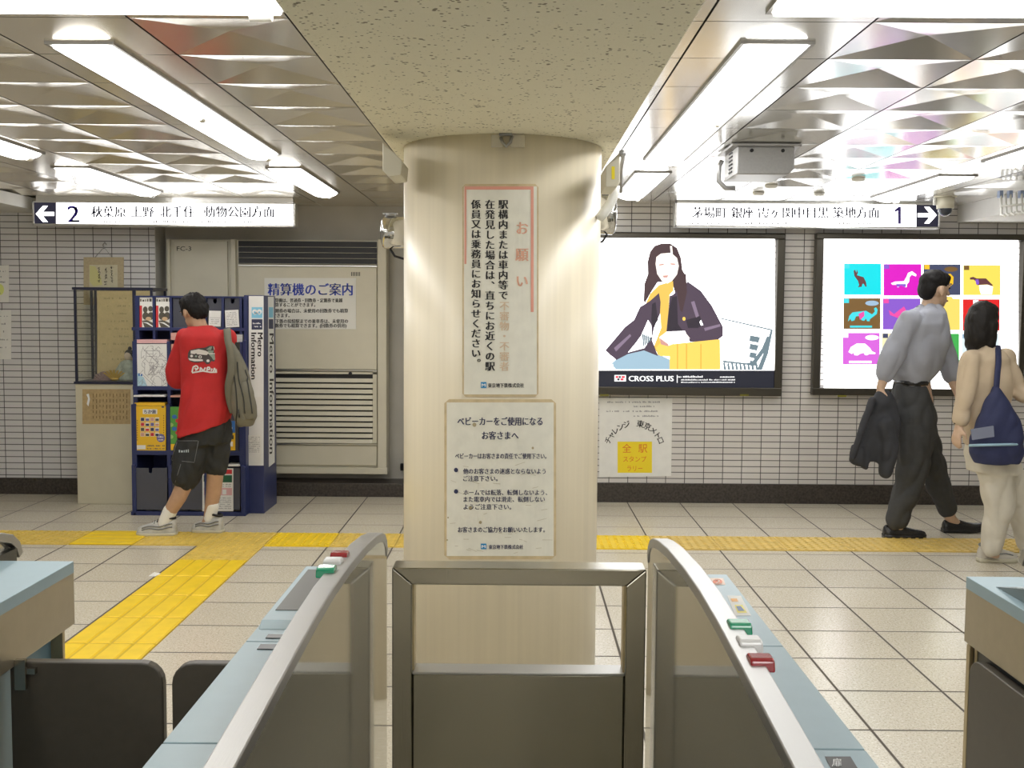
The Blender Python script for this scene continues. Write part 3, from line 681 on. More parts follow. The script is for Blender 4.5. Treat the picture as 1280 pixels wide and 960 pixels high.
for (x, y, r) in ((593, 531, 2.4), (588, 635, 2.3), (600.5, 653, 1.8), (666, 560, 1.5), (560, 647, 1), (559, 675, 1)): b.disc(oncol, x, y, r, r*1.1, 8, 0, 10)
for k in range(34):
    x = rd.uniform(562, 678); y = rd.uniform(575, 692); w = rd.uniform(4, 13); s_ = rd.uniform(-.35, .45)
    b.pp(oncol, [(x, y), (x, y+.35), (x+w, y+w*s_+.3), (x+w, y+w*s_)], 7, 0)
part('stains', b, M['stain'], n2)
# ---- papers at the left edge
P = flat(YL-.004)
for (lab, x0, y0, x1, y1, sd) in (('pale paper notice at the left edge, upper of the two', -18, 332, 11, 378, 1), ('crumpled paper notice at the left edge, lower of the two', -22, 388, 14, 449, 2)):
    pa = part('paper_notice', MB().prism([P(x0, y0), P(x1, y0-.5), P(x1, y1), P(x0, y1)], (0, .003, 0)), M['paper']); tag(pa, lab, 'notice')
    b = MB()
    if sd == 1: b.disc(P, 0, 362, 5, 7, 1, 1); b.disc(P, -8, 346, 6, 5, 1, 1)
    for k in range(5): scribble(b, x0+3, x1-4, y0+8+k*(y1-y0-12)/5, 2.4, P, 2, 0, sd*10+k, .6)
    part('print', b, [M['faint_ink'], mat('pale_lime', (.72,.78,.25), .6)], pa)
# ================================================================== TICKET GATES AND FENCE
mat('gate_blue', (.30,.415,.47), .35, noise=.02, bscale=20); mat('gate_dark', (.035,.036,.035), .3); mat('rail_steel', (.43,.43,.425), .42, 1, bump=.05, bscale=300, stretch=(1, .02, 1))
mat('brushed', (.44,.42,.37), .24, 1, bump=.02, bscale=300, stretch=(1, .02, 1)); mat('brown_steel', (.46,.42,.34), .32, .9, noise=.03, bscale=30)
mat('smoked_panel', (.46,.445,.385), .07, .72); mat('fence_steel', (.36,.345,.295), .19, 1, bump=.015, bscale=250, stretch=(1, 1, .02)); mat('fence_sheet', (.36,.35,.295), .22, 1, noise=.05, bscale=5, stretch=(1, 1, .15), bump=.012)
mat('flap', (.075,.066,.052), .40, noise=.04, bscale=40); mat('flap_edge', (.16,.15,.13), .4); mat('seam', (.10,.14,.16), .5); mat('lamp_green', (.01,.30,.16), .18, coat=.5); mat('lamp_white', (.72,.73,.74), .2, coat=.4); mat('lamp_red', (.30,.012,.02), .18, coat=.5)
mat('display', (.14,.14,.135), .45); mat('brass_edge', (.50,.42,.26), .3, .7)
ZC = .84
prof0 = [(y_, z_-.007) for y_, z_ in [(.55,.86),(.8,.882),(1.08,.902),(1.37,.924),(1.67,.944),(1.87,.955),(2.05,.960),(2.25,.957),(2.5,.943),(2.66,.926),(2.76,.910),(2.82,.893),(2.856,.868),(2.872,.835)]]
def gate(label, xi, xo, full_label, buttons, far=2.68, dz=0, stretch=1, bo=0):
    """xi: x of the tall panel side, xo: x of the passage side"""
    s = 1 if xo > xi else -1
    t = thing('ticket_gate', label, 'ticket gate', ((xi+xo)/2, 1.7, 0), 'automatic ticket gates in a row')
    prof = [(y if y < 2.3 else 2.3+(y-2.3)*stretch, z+dz) for y, z in prof0]; yend = prof[-1][0]
    # tall panel
    b = MB(); pts = [(.55,.03)]+[(y, z-.006) for y, z in prof]+[(yend,.03)]
    b.prism([(xi, y, z) for y, z in pts], (s*.020, 0, 0)); part('side_panel', b, M['smoked_panel'], t, .002)
    # rail following the top
    b = MB(); w0, w1 = xi-s*.003, xi+s*.038; vs = []
    for i, (y, z) in enumerate(prof):
        d = Vector((prof[min(i+1, len(prof)-1)][0]-prof[max(i-1, 0)][0], prof[min(i+1, len(prof)-1)][1]-prof[max(i-1, 0)][1])).normalized(); n = Vector((-d.y, d.x))
        a = Vector((y, z))+n*.006; c = Vector((y, z))-n*.018
        vs += [(w0, a.x, a.y), (w1, a.x, a.y), (w1, c.x, c.y), (w0, c.x, c.y)]
    n = len(prof); fs = [tuple(i*4+q for q in (k, (k+1) % 4))+tuple((i+1)*4+q for q in ((k+1) % 4, k)) for i in range(n-1) for k in range(4)]
    b.add(vs, fs+[(3,2,1,0), tuple((n-1)*4+k for k in range(4))]); part('rail', b, M['rail_steel'], t, .0025)
    b = MB(); b.box(xi+s*.021, xi+s*.037, .6, 2.84, .05, .85); part('rail_backing', b, M['gate_dark'], t)
    # body
    b = MB(); b.box(xi+s*.021, xo-s*.055, .62, 2.64, 0, ZC-.17); part('body', b, M['gate_dark'], t, .006)
    b = MB(); b.box(xi+s*.022, xo-s*.004, .60, far-.005, ZC-.165, ZC-.03); part('side_box', b, M['brown_steel'], t, .012)
    b = MB(); b.box(xo-s*.02, xo-s*.0041, .60, far-.01, ZC-.168, ZC-.03); b.prism([(xo-s*.0045, far-.01, ZC-.165), (xo-s*.0045, far, ZC-.165), (xo-s*.0045, far, ZC-.02), (xo-s*.0045, far-.04, ZC-.004), (xo-s*.0045, .6, ZC-.004), (xo-s*.0045, .6, ZC-.165)], (s*.004, 0, 0)); part('steel_side', b, M['brown_steel'], t, .001)
    b = MB()
    for y0, y1 in ((.6, 1.18), (1.184, 1.58), (1.584, 2.08), (2.084, far)): b.box(xi+s*.03, xo, y0, y1, ZC-.03, ZC, 0)
    b.box(xi+s*.03, xo-s*.002, .6, far-.002, ZC-.03, ZC-.004, 1)
    part('counter_top', b, [M['gate_blue'], M['seam']], t, .0015)
    b = MB(); b.box(xo-s*.06, xo-s*.012, far-.05, far-.035, .02, ZC-.17); part('end_post', b, M['brass_edge'], t, .002)
    b = MB(); b.box(xi+s*.02, xo-s*.01, .6, far-.02, 0, .05); part('plinth', b, M['gate_dark'], t)
    for (y, z, mm) in buttons:
        b = MB(); w = .033; x0, x1 = xi+s*(.014+bo), xi+s*(.052+bo)
        for (u0, u1, h) in ((-.024, .024, .016),): b.prism([(x0, y-.026, z-.004), (x0, y-.020, z+h*.8), (x0, y-.012, z+h), (x0, y+.012, z+h), (x0, y+.020, z+h*.8), (x0, y+.026, z-.004)], (x1-x0, 0, 0))
        part('indicator_lamp', b, M[mm], t, .003)
    return t, s
gl, s = gate('left one of the two near ticket gates, tall dark panel towards the fence', -.357, -.535, '', [(2.19,.951,'lamp_green'), (2.27,.949,'lamp_white'), (2.355,.944,'lamp_red')], dz=.0, stretch=1.09, bo=.003)
# display hump and slots of the left gate
b = MB(); b.prism([(-.408, 2.16, ZC), (-.408, 2.19, ZC+.012), (-.408, 2.66, ZC+.012), (-.408, 2.675, ZC)], (-.122, 0, 0)); o = part('display_housing', b, M['gate_blue'], gl, .003)
b = MB(); b.box(-.412, -.516, 2.26, 2.62, ZC+.0122, ZC+.0135); part('display_screen', b, M['display'], o)
b = MB(); b.box(-.42, -.50, 2.10, 2.125, ZC+.0002, ZC+.002); b.box(-.42, -.50, 2.03, 2.06, ZC+.0002, ZC+.002); part('ticket_slot', b, M['gate_dark'], gl)
def flap(parent, x0, x1, y, z0, z1, r=.05):
    b = MB(); lo, hi = min(x0, x1), max(x0, x1)
    free_hi = abs(x1) < abs(x0)
    pts = []
    def corner(cx, cz, a0):
        return [(cx+r*math.cos(math.radians(a0+90*k/5)), y, cz+r*math.sin(math.radians(a0+90*k/5))) for k in range(6)]
    q = MB(); tip = x1; sx = 1 if x1 > x0 else -1
    pr = [(x0, y, z0), (x0, y, z1)]
    pr += [(x1-sx*r+sx*r*math.sin(math.radians(90*k/5)), y, z1-r+r*math.cos(math.radians(90*k/5))) for k in range(6)]
    pr += [(x1-sx*r+sx*r*math.cos(math.radians(90*k/5)), y, z0+r-r*math.sin(math.radians(90*k/5))) for k in range(6)]
    q.prism(pr, (0, .028, 0)); o = part('flap', q, M['flap'], parent, .004); return o
flap(gl, -.485, -.795, 2.42, .12, .68)
ga, sa = gate('ticket gate at the left edge with its flap closed', -1.383, -1.15, '', [(2.22,.949,'lamp_green'), (2.30,.947,'lamp_white')], far=2.74)
o = flap(ga, -1.17, -.815, 2.42, .12, .68)
b = MB(); b.box(-1.150, -1.125, 2.40, 2.412, .62, .69); b.box(-1.150, -1.105, 2.405, 2.419, .655, .668); part('hinge', b, M['brushed'], ga)
b = MB(); b.box(-1.195, -1.1925, 1.2, 2.7, .1, .66); part('inner_panel', b, mat('gate_teal', (.13,.22,.26), .3), ga)
gr, sr = gate('right one of the two near ticket gates with green white and red lamps', .36, .532, '', [(1.845,.944,'lamp_green'), (1.763,.940,'lamp_white'), (1.68,.936,'lamp_red')], far=2.66)
P = lambda px, py, l=0: at_z(px, py, ZC+.0006*(l+1))
b = MB(); b.pp(P, [(909,744.5),(926,744.5),(939,769.5),(919,769.5)], 0, 0); b.pp(P, [(913,748),(921,748),(923,752),(915,752)], 1, 1); b.pp(P, [(918,756),(928,756),(934,766),(922,766)], 1, 2); b.pp(P, [(920,757.5),(926,757.5),(931,763.5),(923,763.5)], 2, 3)
part('guide_sticker', b, [M['paper'], mat('sticker_orange', (.80,.42,.12), .5), mat('sticker_yellow', (.75,.66,.12), .5), mat('sticker_blue', (.14,.20,.34), .5)], gr)
b = MB(); b.pp(P, [(887,722.5),(904,722.5),(907,731),(890,731)], 0, 0); b.disc(P, 897, 727, 6, 3.2, 1, 1); write(b, '2', 893.5, 900.5, 729.6, 7.5, P, 2, 0, bold=.3)
part('number_sticker', b, [mat('sticker_pink', (.80,.62,.52), .5), mat('sticker_red', (.70,.18,.08), .5)], gr)
b = MB(); b.pp(P, [(1031,945.5),(1063,945.5),(1072,960),(1082,975),(1046,975)], 0, 0); write(b, '扉', 1040, 1052, 957, 11, P, 2, 1); part('card_reader', b, [M['gate_dark'], M['logo_white']], gr)
gb, sb = gate('ticket gate at the right edge with its flap folded back', 1.405, 1.135, '', [(2.22,.949,'lamp_green'), (2.30,.947,'lamp_white')], far=2.66)
b = MB(); b.box(1.150, 1.35, .62, 2.648, 0, ZC-.169); part('lower_body', b, M['gate_dark'], gb, .004); b = MB(); b.box(1.1385, 1.150, 2.632, 2.652, .0, ZC-.169); part('edge_trim', b, M['brass_edge'], gb, .002)
b = MB(); pr = []; r = .05; y0, y1, z0, z1 = 2.25, 2.585, .12, .66
for cy, cz, a0 in ((y1-r, z1-r, 0), (y0+r, z1-r, 90), (y0+r, z0+r, 180), (y1-r, z0+r, 270)):
    pr += [(1.118, cy+r*math.cos(math.radians(a0+90*k/5)), cz+r*math.sin(math.radians(a0+90*k/5))) for k in range(6)]
b.prism(pr, (.028, 0, 0)); part('flap', b, M['flap'], gb, .004); b = MB(); b.cyl((1.135, 2.26, .60), (1.135, 2.26, .645), .014, n=12); part('hinge', b, M['brushed'], gb)
b = MB(); b.prism([(1.165, 2.56, ZC), (1.165, 2.40, ZC+.035), (1.165, 1.3, ZC+.035), (1.165, 1.3, ZC)], (.10, 0, 0)); o = part('display_housing', b, mat('hump_grey', (.16,.20,.21), .4), gb)
b = MB(); b.add([(1.175, 2.53, ZC+.0075), (1.262, 2.53, ZC+.0075), (1.262, 2.40, ZC+.0362), (1.175, 2.40, ZC+.0362)], [(0,1,2,3)]); b.box(1.175, 1.262, 1.4, 2.40, ZC+.0355, ZC+.0365); part('white_cover', b, M['lamp_white'], o)
# steel fence between the gates
YF = 2.79; fx0, fx1 = at(490, 720, YF).x, at(808, 720, YF).x; zt = at(648, 711, YF).z
pw = at(515, 760, YF).x-fx0; zo = at(648, 732, YF).z; zl = at(648, 845, YF).z; D_ = .085
t = thing('steel_fence', 'brushed steel fence panel with an open top, standing before the column', 'fence', ((fx0+fx1)/2, YF, 0))
b = MB(); m_ = (fx1-fx0)
b.prism([(fx0, YF, 0), (fx0, YF, zt), (fx0+pw, YF, zo), (fx0+pw, YF, 0)], (0, D_, 0)); part('post', b, M['fence_steel'], t, .003)
b = MB(); b.prism([(fx1, YF, 0), (fx1, YF, zt), (fx1-pw, YF, zo), (fx1-pw, YF, 0)], (0, D_, 0)); part('post', b, M['fence_steel'], t, .003)
b = MB(); b.prism([(fx0+.0008, YF, zt), (fx1-.0008, YF, zt), (fx1-pw-.0008, YF, zo), (fx0+pw+.0008, YF, zo)], (0, D_, 0)); part('top_rail', b, M['fence_steel'], t, .003)
b = MB(); b.box(fx0+pw, fx1-pw, YF+.012, YF+.075, .03, zl, 0); part('lower_panel', b, M['fence_sheet'], t, .004)
b = MB(); b.box(fx0+pw+.0005, fx1-pw-.0005, YF+.006, YF+.08, zl-.001, zl+.006); part('panel_sill', b, M['rail_steel'], t, .002)
b = MB(); b.box(fx0+pw-.004, fx0+pw+.004, YF+.02, YF+.07, zl, zo); b.box(fx1-pw-.004, fx1-pw+.004, YF+.02, YF+.07, zl, zo); part('inner_trim', b, M['brass_edge'], t)
# litter
c = at_z(193, 719, .004); b = MB(); b.add([(c.x-.03,c.y-.012,.001),(c.x+.01,c.y-.02,.002),(c.x+.035,c.y+.008,.012),(c.x-.005,c.y+.022,.003),(c.x,c.y,.022)], [(0,1,4),(1,2,4),(2,3,4),(3,0,4),(3,2,1,0)])
tag(part('paper_scrap', b, M['paper'], None, origin=c), 'tiny white paper scrap lying on the floor beside the yellow strip', 'litter')
# ================================================================== FIXTURES ON COLUMN, BEAM AND CEILING
mat('chrome', (.58,.58,.57), .06, 1); mat('box_cream', (.62,.59,.48), .5); mat('white_pipe', (.80,.80,.76), .4); mat('label_yellow', (.85,.70,.02), .5); mat('steel_grey', (.36,.36,.36), .4, .5)
c = at_col(634, 176, COLR); t = thing('hook_bracket', 'small metal hook bracket at the top front of the column', 'bracket', c)
b = MB(); Y_ = c.y-.004; PQ = flat(Y_)
bx(b, 614, 168, 629, 184, Y_, Y_+.02); bx(b, 638, 168, 656, 184, Y_, Y_+.02); part('base_plate', b, mat('bracket', (.60,.56,.46), .4, .3), t, .002)
b = MB(); b.tube([PQ(626,172), PQ(628,178)+Vector((0,-.01,0)), PQ(633,184)+Vector((0,-.018,0)), PQ(638,178)+Vector((0,-.01,0)), PQ(640,170)], .006, 8); b.cyl(PQ(624,168)+Vector((0,-.006,0)), PQ(640,168)+Vector((0,-.006,0)), .006)
part('hook', b, M['steel_grey'], t)
# chrome cans either side, behind the column
def can(label, px, py, sx, r):
    c = at(px, py, 4.55); t = thing('chrome_speaker', label, 'speaker', c, 'chrome cans on the sides of the column')
    b = MB(); e = Vector((sx, 0, 0)); xs = COLX+sx*.365
    p0 = Vector((xs, c.y, c.z)); p1 = c+e*.0
    b.tube([p0, p1-e*.02, p1-e*.008, p1, p1+e*.006, p1+e*.004], [r*.95, r, r, r*.93, r*.7, .002], 28); part('shell', b, M['chrome'], t)
    b = MB(); b.tube([p1-e*.03+Vector((0,0,r*.98)), p1-e*.03+Vector((0,0,r+.012))], [.02, .026], 14); b.bar(p1-e*.06+Vector((0,0,r+.012)), p1-e*.0+Vector((0,0,r+.012)), .03, .006); part('clip', b, M['steel_grey'], t)
    b = MB(); b.tube([p1-e*.03+Vector((0,0,-r)), p1-e*.05+Vector((0,-.01,-r-.03)), p1-e*.10+Vector((0,-.01,-r-.045))], .005, 8); part('cable', b, M['ink'], t)
    return t
can('chrome round can on the left side of the column beside the door', 479, 291, -1, .068)
can('chrome round can on the right side of the column above the poster', 768, 268, 1, .085)
def jbox(label, poly, Y, dep, label_px=None):
    P = flat(Y); pts = [P(*q) for q in poly]; c = sum(pts, Vector())/len(pts)
    t = thing('junction_box', label, 'junction box', (c.x, c.y, pts[0].z), 'boxes under the beam'); b = MB().prism(pts, (0, dep, 0)); part('case', b, M['box_cream'], t, .004)
    if label_px: b = MB(); b.sheet(P, *label_px, 3, 0); part('sticker', b, M['label_yellow'], t)
    return t
jbox('cream junction box under the beam left of the column', [(478,178),(478,213),(486,221),(501,219),(503,201),(492,190)], 3.95, .22)
jbox('cream junction box with a yellow label right of the column', [(775,190),(775,228),(771,234),(757,234),(757,208)], 3.95, .25, (764.5, 208, 768.5, 224))
P = flat(4.25); b = MB(); b.tube([P(769,232), P(768,242), P(763,255), P(755,266), P(748,274)], .019, 14); tag(part('conduit', b, M['white_pipe']), 'bent white conduit pipe right of the column below the labelled box', 'pipe')
P = flat(4.0); b = MB(); b.tube([at(776,190,3.9), at(779,197,4.1), at(776,212,4.3), at(776,240,4.4)], .008, 8); b.ell(P(778,192), (.014,.014,.014)); tag(part('cable', b, M['steel_grey']), 'thin grey cable with a knob right of the labelled junction box', 'cable')
# ceiling mounted steel box
Yb = 5.35; a = at(922, 180, Yb); c = at(993, 216, Yb); t = thing('ceiling_box', 'grey steel box hanging from the ceiling right of the lamp', 'equipment box', ((a.x+c.x)/2, Yb+.3, HC))
Yk = 5.68; b = MB()
zb, zt2 = at(950, 218, Yb).z, at(950, 183, Yb).z
b.prism([(a.x+.0, Yb, zt2), (c.x, Yb, zt2), (c.x, Yb, zb+.03), (c.x-.03, Yb, zb), (a.x-.005, Yb, zb), (a.x, Yb, zb+.02)], (0, Yk-Yb, 0)); part('case', b, mat('box_steel', (.34,.34,.34), .4, .35, noise=.05, bscale=90), t, .006)
b = MB(); b.box(a.x-.03, c.x+.03, Yb-.02, Yk+.03, zt2, zt2+.012); b.box(a.x, c.x, Yb+.02, Yk-.02, zt2+.012, HC+.005); part('mounting_plate', b, M['steel_grey'], t, .002)
b = MB()
for k in range(6): b.box(a.x-.004, a.x+.002, Yb+.12, Yb+.20, zb+.025+k*.019, zb+.032+k*.019)
part('vent_slot', b, M['ink'], t)
b = MB(); b.tube([(a.x-.02, Yk-.04, zt2-.03), (a.x-.035, Yk-.04, zt2-.06), (a.x-.035, Yk-.04, zb+.0), (a.x+.0, Yk-.04, zb-.035), (a.x+.05, Yk-.04, zb-.035)], .013, 10); part('handle', b, M['steel_grey'], t)
b = MB()
for x in (a.x+.07, c.x-.06): b.cyl((x, Yb-.006, zt2-.02), (x, Yb, zt2-.02), .009, n=12)
part('bolt', b, M['ink'], t)
for lab, px, py, w in (('small round ceiling detector under the steel box, left of the middle', 964, 234, 17), ('small round ceiling detector nearest to the right sign', 948, 243, 16), ('small round ceiling detector right of the steel box', 1073, 225, 18), ('small round ceiling detector between the box and the dome camera', 1024, 243.5, 14)):
    c = at_z(px, py, HC-.008); r = w/2*c.y/F_PX; b = MB(); b.tube([(c.x, c.y, HC+.005), (c.x, c.y, HC-.010), (c.x, c.y, HC-.016)], [r*.95, r*.9, r*.5], 24); tag(part('ceiling_detector', b, M['white_pipe'], None, origin=(c.x, c.y, HC)), lab, 'detector', 'round detectors on the ceiling')
# dome camera
c = at(1182, 243, 7.7); t = thing('dome_camera', 'white dome security camera at the right end of the number 1 sign', 'camera', (c.x, 7.7, HC)); z = HC
q = .0058; b = MB(); b.tube([(c.x, 7.7, z+.003), (c.x, 7.7, z-.006)], .078, 28); b.tube([(c.x, 7.7, z-.006), (c.x, 7.7, z-.085)], [.063, .058], 28); part('housing', b, M['box_cream'], t)
b = MB(); b.ell((c.x, 7.7, z-.085), (.05,.05,.055)); part('dome', b, mat('smoked_dome', (.03,.035,.05), .05, 0, .8), t)
b = MB(); b.tube([(c.x-.075, 7.7, z-.01), (c.x-.075, 7.7, z-.06)], .012, 10); part('cable_gland', b, M['white_pipe'], t)
# cable rack on the right bulkhead
t = thing('cable_rack', 'white metal cable rack hanging at the upper right edge', 'rack', at(1262, 270, 7.0)); b = MB(); Yq = 7.0
for k, px in enumerate((1251, 1257, 1263, 1270, 1277, 1284, 1291)): b.tube([at(px, 243-k*.6, Yq+.05), at(px+1, 268-k*.8, Yq), at(px+5, 270-k*.8, Yq-.1)], .008, 8)
part('bars', b, M['white_pipe'], t)
b = MB()
for py in (258, 269): b.tube([at(1250, py, Yq), at(1295, py-4, Yq)], .007, 8)
part('rails', b, M['white_pipe'], t)
b = MB()
for px in (1250, 1262, 1276): bx(b, px, 238, px+4, 247, Yq+.04, Yq+.08)
part('clamps', b, mat('clamp_blue', (.22,.28,.42), .5), t)
# ================================================================== HANGING SCROLL, SHOWCASE
mat('scroll_tan', (.50,.42,.27), .7, noise=.08, bscale=60); mat('scroll_paper', (.64,.60,.44), .7, noise=.05, bscale=20); mat('navy_frame', (.02,.022,.05), .35); mat('beige_board', (.60,.565,.43), .5, noise=.03, bscale=8); mat('gold_sheet', (.76,.63,.36), .6, noise=.05, bscale=25)
P = flat(YL-.01)
t = thing('hanging_scroll', 'tan mounted calligraphy hanging on the tiled wall above the showcase', 'scroll', P(130, 322))
part('mount', MB().prism([P(104.5,321.5), P(154.5,321.5), P(154.5,381), P(104.5,381)], (0,.006,0)), M['scroll_tan'], t)
b = MB(); b.sheet(P, 111.5, 331, 147, 372, 2, 0); b.pp(P, [(112,332),(119,333),(126,346),(128,356),(117,358),(112,352)], 3, 2)
for xc, n, sd in ((140, 5, 1), (132.5, 6, 2), (124, 5, 3)):
    rd = random.Random(sd)
    for k in range(n):
        y = 335+k*4+rd.uniform(0, 1)
        for q_ in range(4):
            an = rd.uniform(-.5, 2.3); L_ = rd.uniform(.7, 1.8); ox, oy = xc+rd.uniform(-1, 1), y+rd.uniform(-1.2, 1.6); w_ = rd.uniform(.2, .4); ca, sa_ = math.cos(an), math.sin(an)
            b.pp(P, [(ox-ca*L_-sa_*w_, oy-sa_*L_+ca*w_), (ox+ca*L_-sa_*w_*.4, oy+sa_*L_+ca*w_*.4), (ox+ca*L_+sa_*w_*.4, oy+sa_*L_-ca*w_*.4), (ox-ca*L_+sa_*w_, oy-sa_*L_-ca*w_)], 4+q_, 1)
part('calligraphy', b, [M['scroll_paper'], M['ink'], mat('pale_flower', (.66,.64,.30), .7)], t)
b = MB(); b.tube([P(119,321.5), P(130,309), P(140,321.5)], .0025, 6); b.tube([P(130,311), P(128.5,306), P(131,303), P(133,306)], .005, 8); part('hook', b, M['steel_grey'], t)
# showcase: glass case on a beige base
Ya, Yb2 = 8.07, 8.40; x0, x1 = at(94, 480, Ya).x, at(192, 480, Ya).x; zt = at(110, 359, Ya).z; zm = at(110, 478, Ya).z
t = thing('showcase', 'glass display case with navy frame on a beige base, left of the rack', 'display case', ((x0+x1)/2, (Ya+Yb2)/2, 0))
b = MB(); b.box(x0, x1, Ya, Yb2, 0, zm-.012); part('base', b, M['beige_board'], t, .004)
P = flat(Ya); b = MB(); pl = part('panel', MB().prism([P(103,486.5,5), P(163,486.5,5), P(163,530,5), P(103,530,5)], (0,.004,0)), mat('wood_notice', (.46,.34,.17), .6, noise=.12, bscale=50), t)
b = MB(); b.pp(P, [(108,493),(111,492),(112.5,499),(110.5,508),(108.5,505),(110,498)], 8, 1)
for r in range(5):
    rd = random.Random(r)
    for k in range(11): b.sheet(P, 116+k*4.2, 492+r*7, 117+k*4.2, 492+r*7+rd.uniform(2.5, 5.5), 8, 0)
part('writing', b, [mat('brown_ink', (.20,.14,.06), .7), M['logo_white']], pl)
b = MB(); e = .018
b.box(x0-.008, x1+.008, Ya-.008, Ya+.02, zt-.02, zt); b.box(x0-.008, x1+.008, Yb2-.02, Yb2+.004, zt-.02, zt); b.box(x0-.008, x0+.02, Ya+.02, Yb2-.02, zt-.02, zt); b.box(x1-.02, x1+.008, Ya+.02, Yb2-.02, zt-.02, zt); b.box(x0-.008, x1+.008, Ya-.008, Yb2+.004, zm-.012, zm+.006)
for xx in (x0, x1-e):
    for yy in (Ya, Yb2-e): b.box(xx, xx+e, yy, yy+e, zm, zt-.02)
xp = at(120, 420, Yb2-.02).x; b.box(xp-.010, xp+.006, Yb2-e, Yb2-.004, zm, zt-.02); xq = at(168, 420, Ya).x; b.box(xq-.012, xq+.012, Ya, Ya+e, zm, zt-.02)
part('case_frame', b, M['navy_frame'], t, .002)
b = MB(); g_ = .003; b.box(x0+e, x1-e, Ya+.006, Ya+.006+g_, zm+.006, zt-.02); b.box(x0+e, x1-e, Ya+.02, Yb2-.02, zt-.012, zt-.009); b.box(x0+.006, x0+.006+g_, Ya+e, Yb2-e, zm+.006, zt-.02); part('glass_pane', b, glass_mat('case_glass', (.96,.96,.93)), t)
P2 = flat(Yb2-.03); b = MB(); b.prism([P2(121.5,363.5), P2(190,363.5), P2(190,468), P2(121.5,468)], (0,.006,0)); pl = part('backdrop_sheet', b, M['gold_sheet'], t)
b = MB()
for r in range(9): scribble(b, 128+(r%3)*6, 162, 374+r*9.5, 2.6, P2, 2, 0, 40+r, .45)
part('faint_writing', b, mat('faint_gold', (.52,.43,.23), .7), pl)
# ornaments inside the case
c = at(130, 476, 8.22); z0 = zm+.006
b = MB(); n = 20; vs = [(c.x, 8.20, z0)]
for k in range(n+1): a_ = math.pi*k/n; rr_ = .085*(1+.05*math.cos(9*a_)); vs.append((c.x-rr_*math.cos(a_), 8.22+.012*(k % 2), z0+rr_*.78*math.sin(a_)))
b.add(vs+[(v[0], v[1]+.025, v[2]) for v in vs], [(0, k, k+1) for k in range(1, n+1)]+[(n+2, n+2+k+1, n+2+k) for k in range(1, n+1)]+[(k, n+2+k, n+2+k+1, k+1) for k in range(1, n+1)]+[(0, n+2, n+3, 1), (0, n+1, 2*n+3, n+2)])
tag(part('fan_ornament', b, mat('fan_mauve', (.36,.25,.26), .5, noise=.2, bscale=50), None, origin=(c.x, 8.22, z0)), 'mauve fan shaped ornament inside the glass showcase', 'ornament')
b = MB(); c2 = at(143, 474, 8.16)
for k in range(7): a_ = -.9+.3*k; b.prism([(c2.x-.008, 8.16, z0), (c2.x+.008, 8.16, z0), (c2.x+.10*math.sin(a_)+.008, 8.15, z0+.085*math.cos(a_*.8)), (c2.x+.10*math.sin(a_)-.008, 8.15, z0+.085*math.cos(a_*.8))], (0, .012+.002*k, 0))
b.ell((c2.x, 8.165, z0+.014), (.035, .02, .014)); tag(part('gold_ornament', b, mat('gold', (.62,.42,.08), .35, .4), None, origin=(c2.x, 8.16, z0)), 'golden leafy ornament beside the fan in the showcase', 'ornament')
c3 = at(160, 470, 8.22); t2 = thing('doll', 'small doll in a pale robe at the right of the showcase', 'doll', (c3.x, 8.22, z0))
b = MB(); b.tube([(c3.x, 8.22, z0), (c3.x, 8.22, z0+.02), (c3.x, 8.22, z0+.09), (c3.x+.005, 8.22, z0+.15), (c3.x+.01, 8.22, z0+.165)], [.075, .078, .055, .04, .012], 18); b.cap((c3.x-.03, 8.2, z0+.13), .022, (c3.x-.06, 8.18, z0+.07), .026); part('robe', b, mat('robe', (.40,.46,.42), .6, noise=.3, bscale=30), t2)
b = MB(); b.ell((c3.x+.008, 8.21, z0+.19), (.03,.03,.034)); part('face', b, mat('doll_face', (.70,.60,.52), .5), t2)
b = MB(); b.ell((c3.x+.012, 8.225, z0+.205), (.037,.035,.036)); b.ell((c3.x+.014, 8.23, z0+.245), (.015,.015,.018)); part('hair', b, M['ink'], t2)
# ================================================================== INFORMATION RACK
mat('rack_blue', (.026,.037,.125), .38, noise=.04, bscale=12); mat('rack_light', (.17,.20,.33), .35); mat('pocket_grey', (.075,.08,.105), .28, coat=.2); mat('dark_gap', (.008,.01,.02), .7); mat('white_sheet', (.80,.81,.80), .55, noise=.02, bscale=15)
YK = 7.64; BK = 8.05
fx = [at(163.5, 640, YK).x, at(303, 640, YK).x]
T1, T2, T3, T4 = YK+.10, YK+.065, YK+.03, YK       # fronts of the four tiers, top to bottom
def zy(py, Y=YK): return at(235, py, Y).z
rk = thing('information_rack', 'navy blue leaflet rack with a white lettered side panel behind the boy', 'leaflet rack', ((fx[0]+fx[1])/2, (YK+BK)/2, 0))
xl = lambda px, Y: at(px, 500, Y).x
b = MB(); zt = zy(370, T1)
for px_side, wd in ((None, 0),):
    L0 = xl(172, T1); R0 = xl(307, T1)
    sidep = [(T1, zt), (T1, zy(425, T1)), (T2, zy(425, T2)), (T2, zy(505, T2)), (T3, zy(505, T3)), (T3, zy(583, T3)), (T4, zy(583, T4)), (T4, 0), (BK, 0), (BK, zt)]
for xx in (L0-.02, L0, R0): pass
xsL = xl(166, T3); b.prism([(xsL, y, z) for y, z in sidep], (.022, 0, 0)); b.prism([(fx[1]-.004, y, z) for y, z in sidep], (.026, 0, 0))
b.box(xsL+.02, fx[1], BK-.03, BK, 0, zt)                                    # back
b.box(xsL+.01, fx[1], T1+.02, BK-.02, zt-.02, zt)
for py, T in ((413, T1), (490, T2), (568, T3)): b.box(xsL+.02, fx[1], T+.12, BK-.03, zy(py, T)-.25, zy(py, T)-.23)
b.box(fx[0]+.0, fx[1], T4, T4+.05, 0, zy(640, T4))
part('carcass', b, M['rack_blue'], rk, .003)
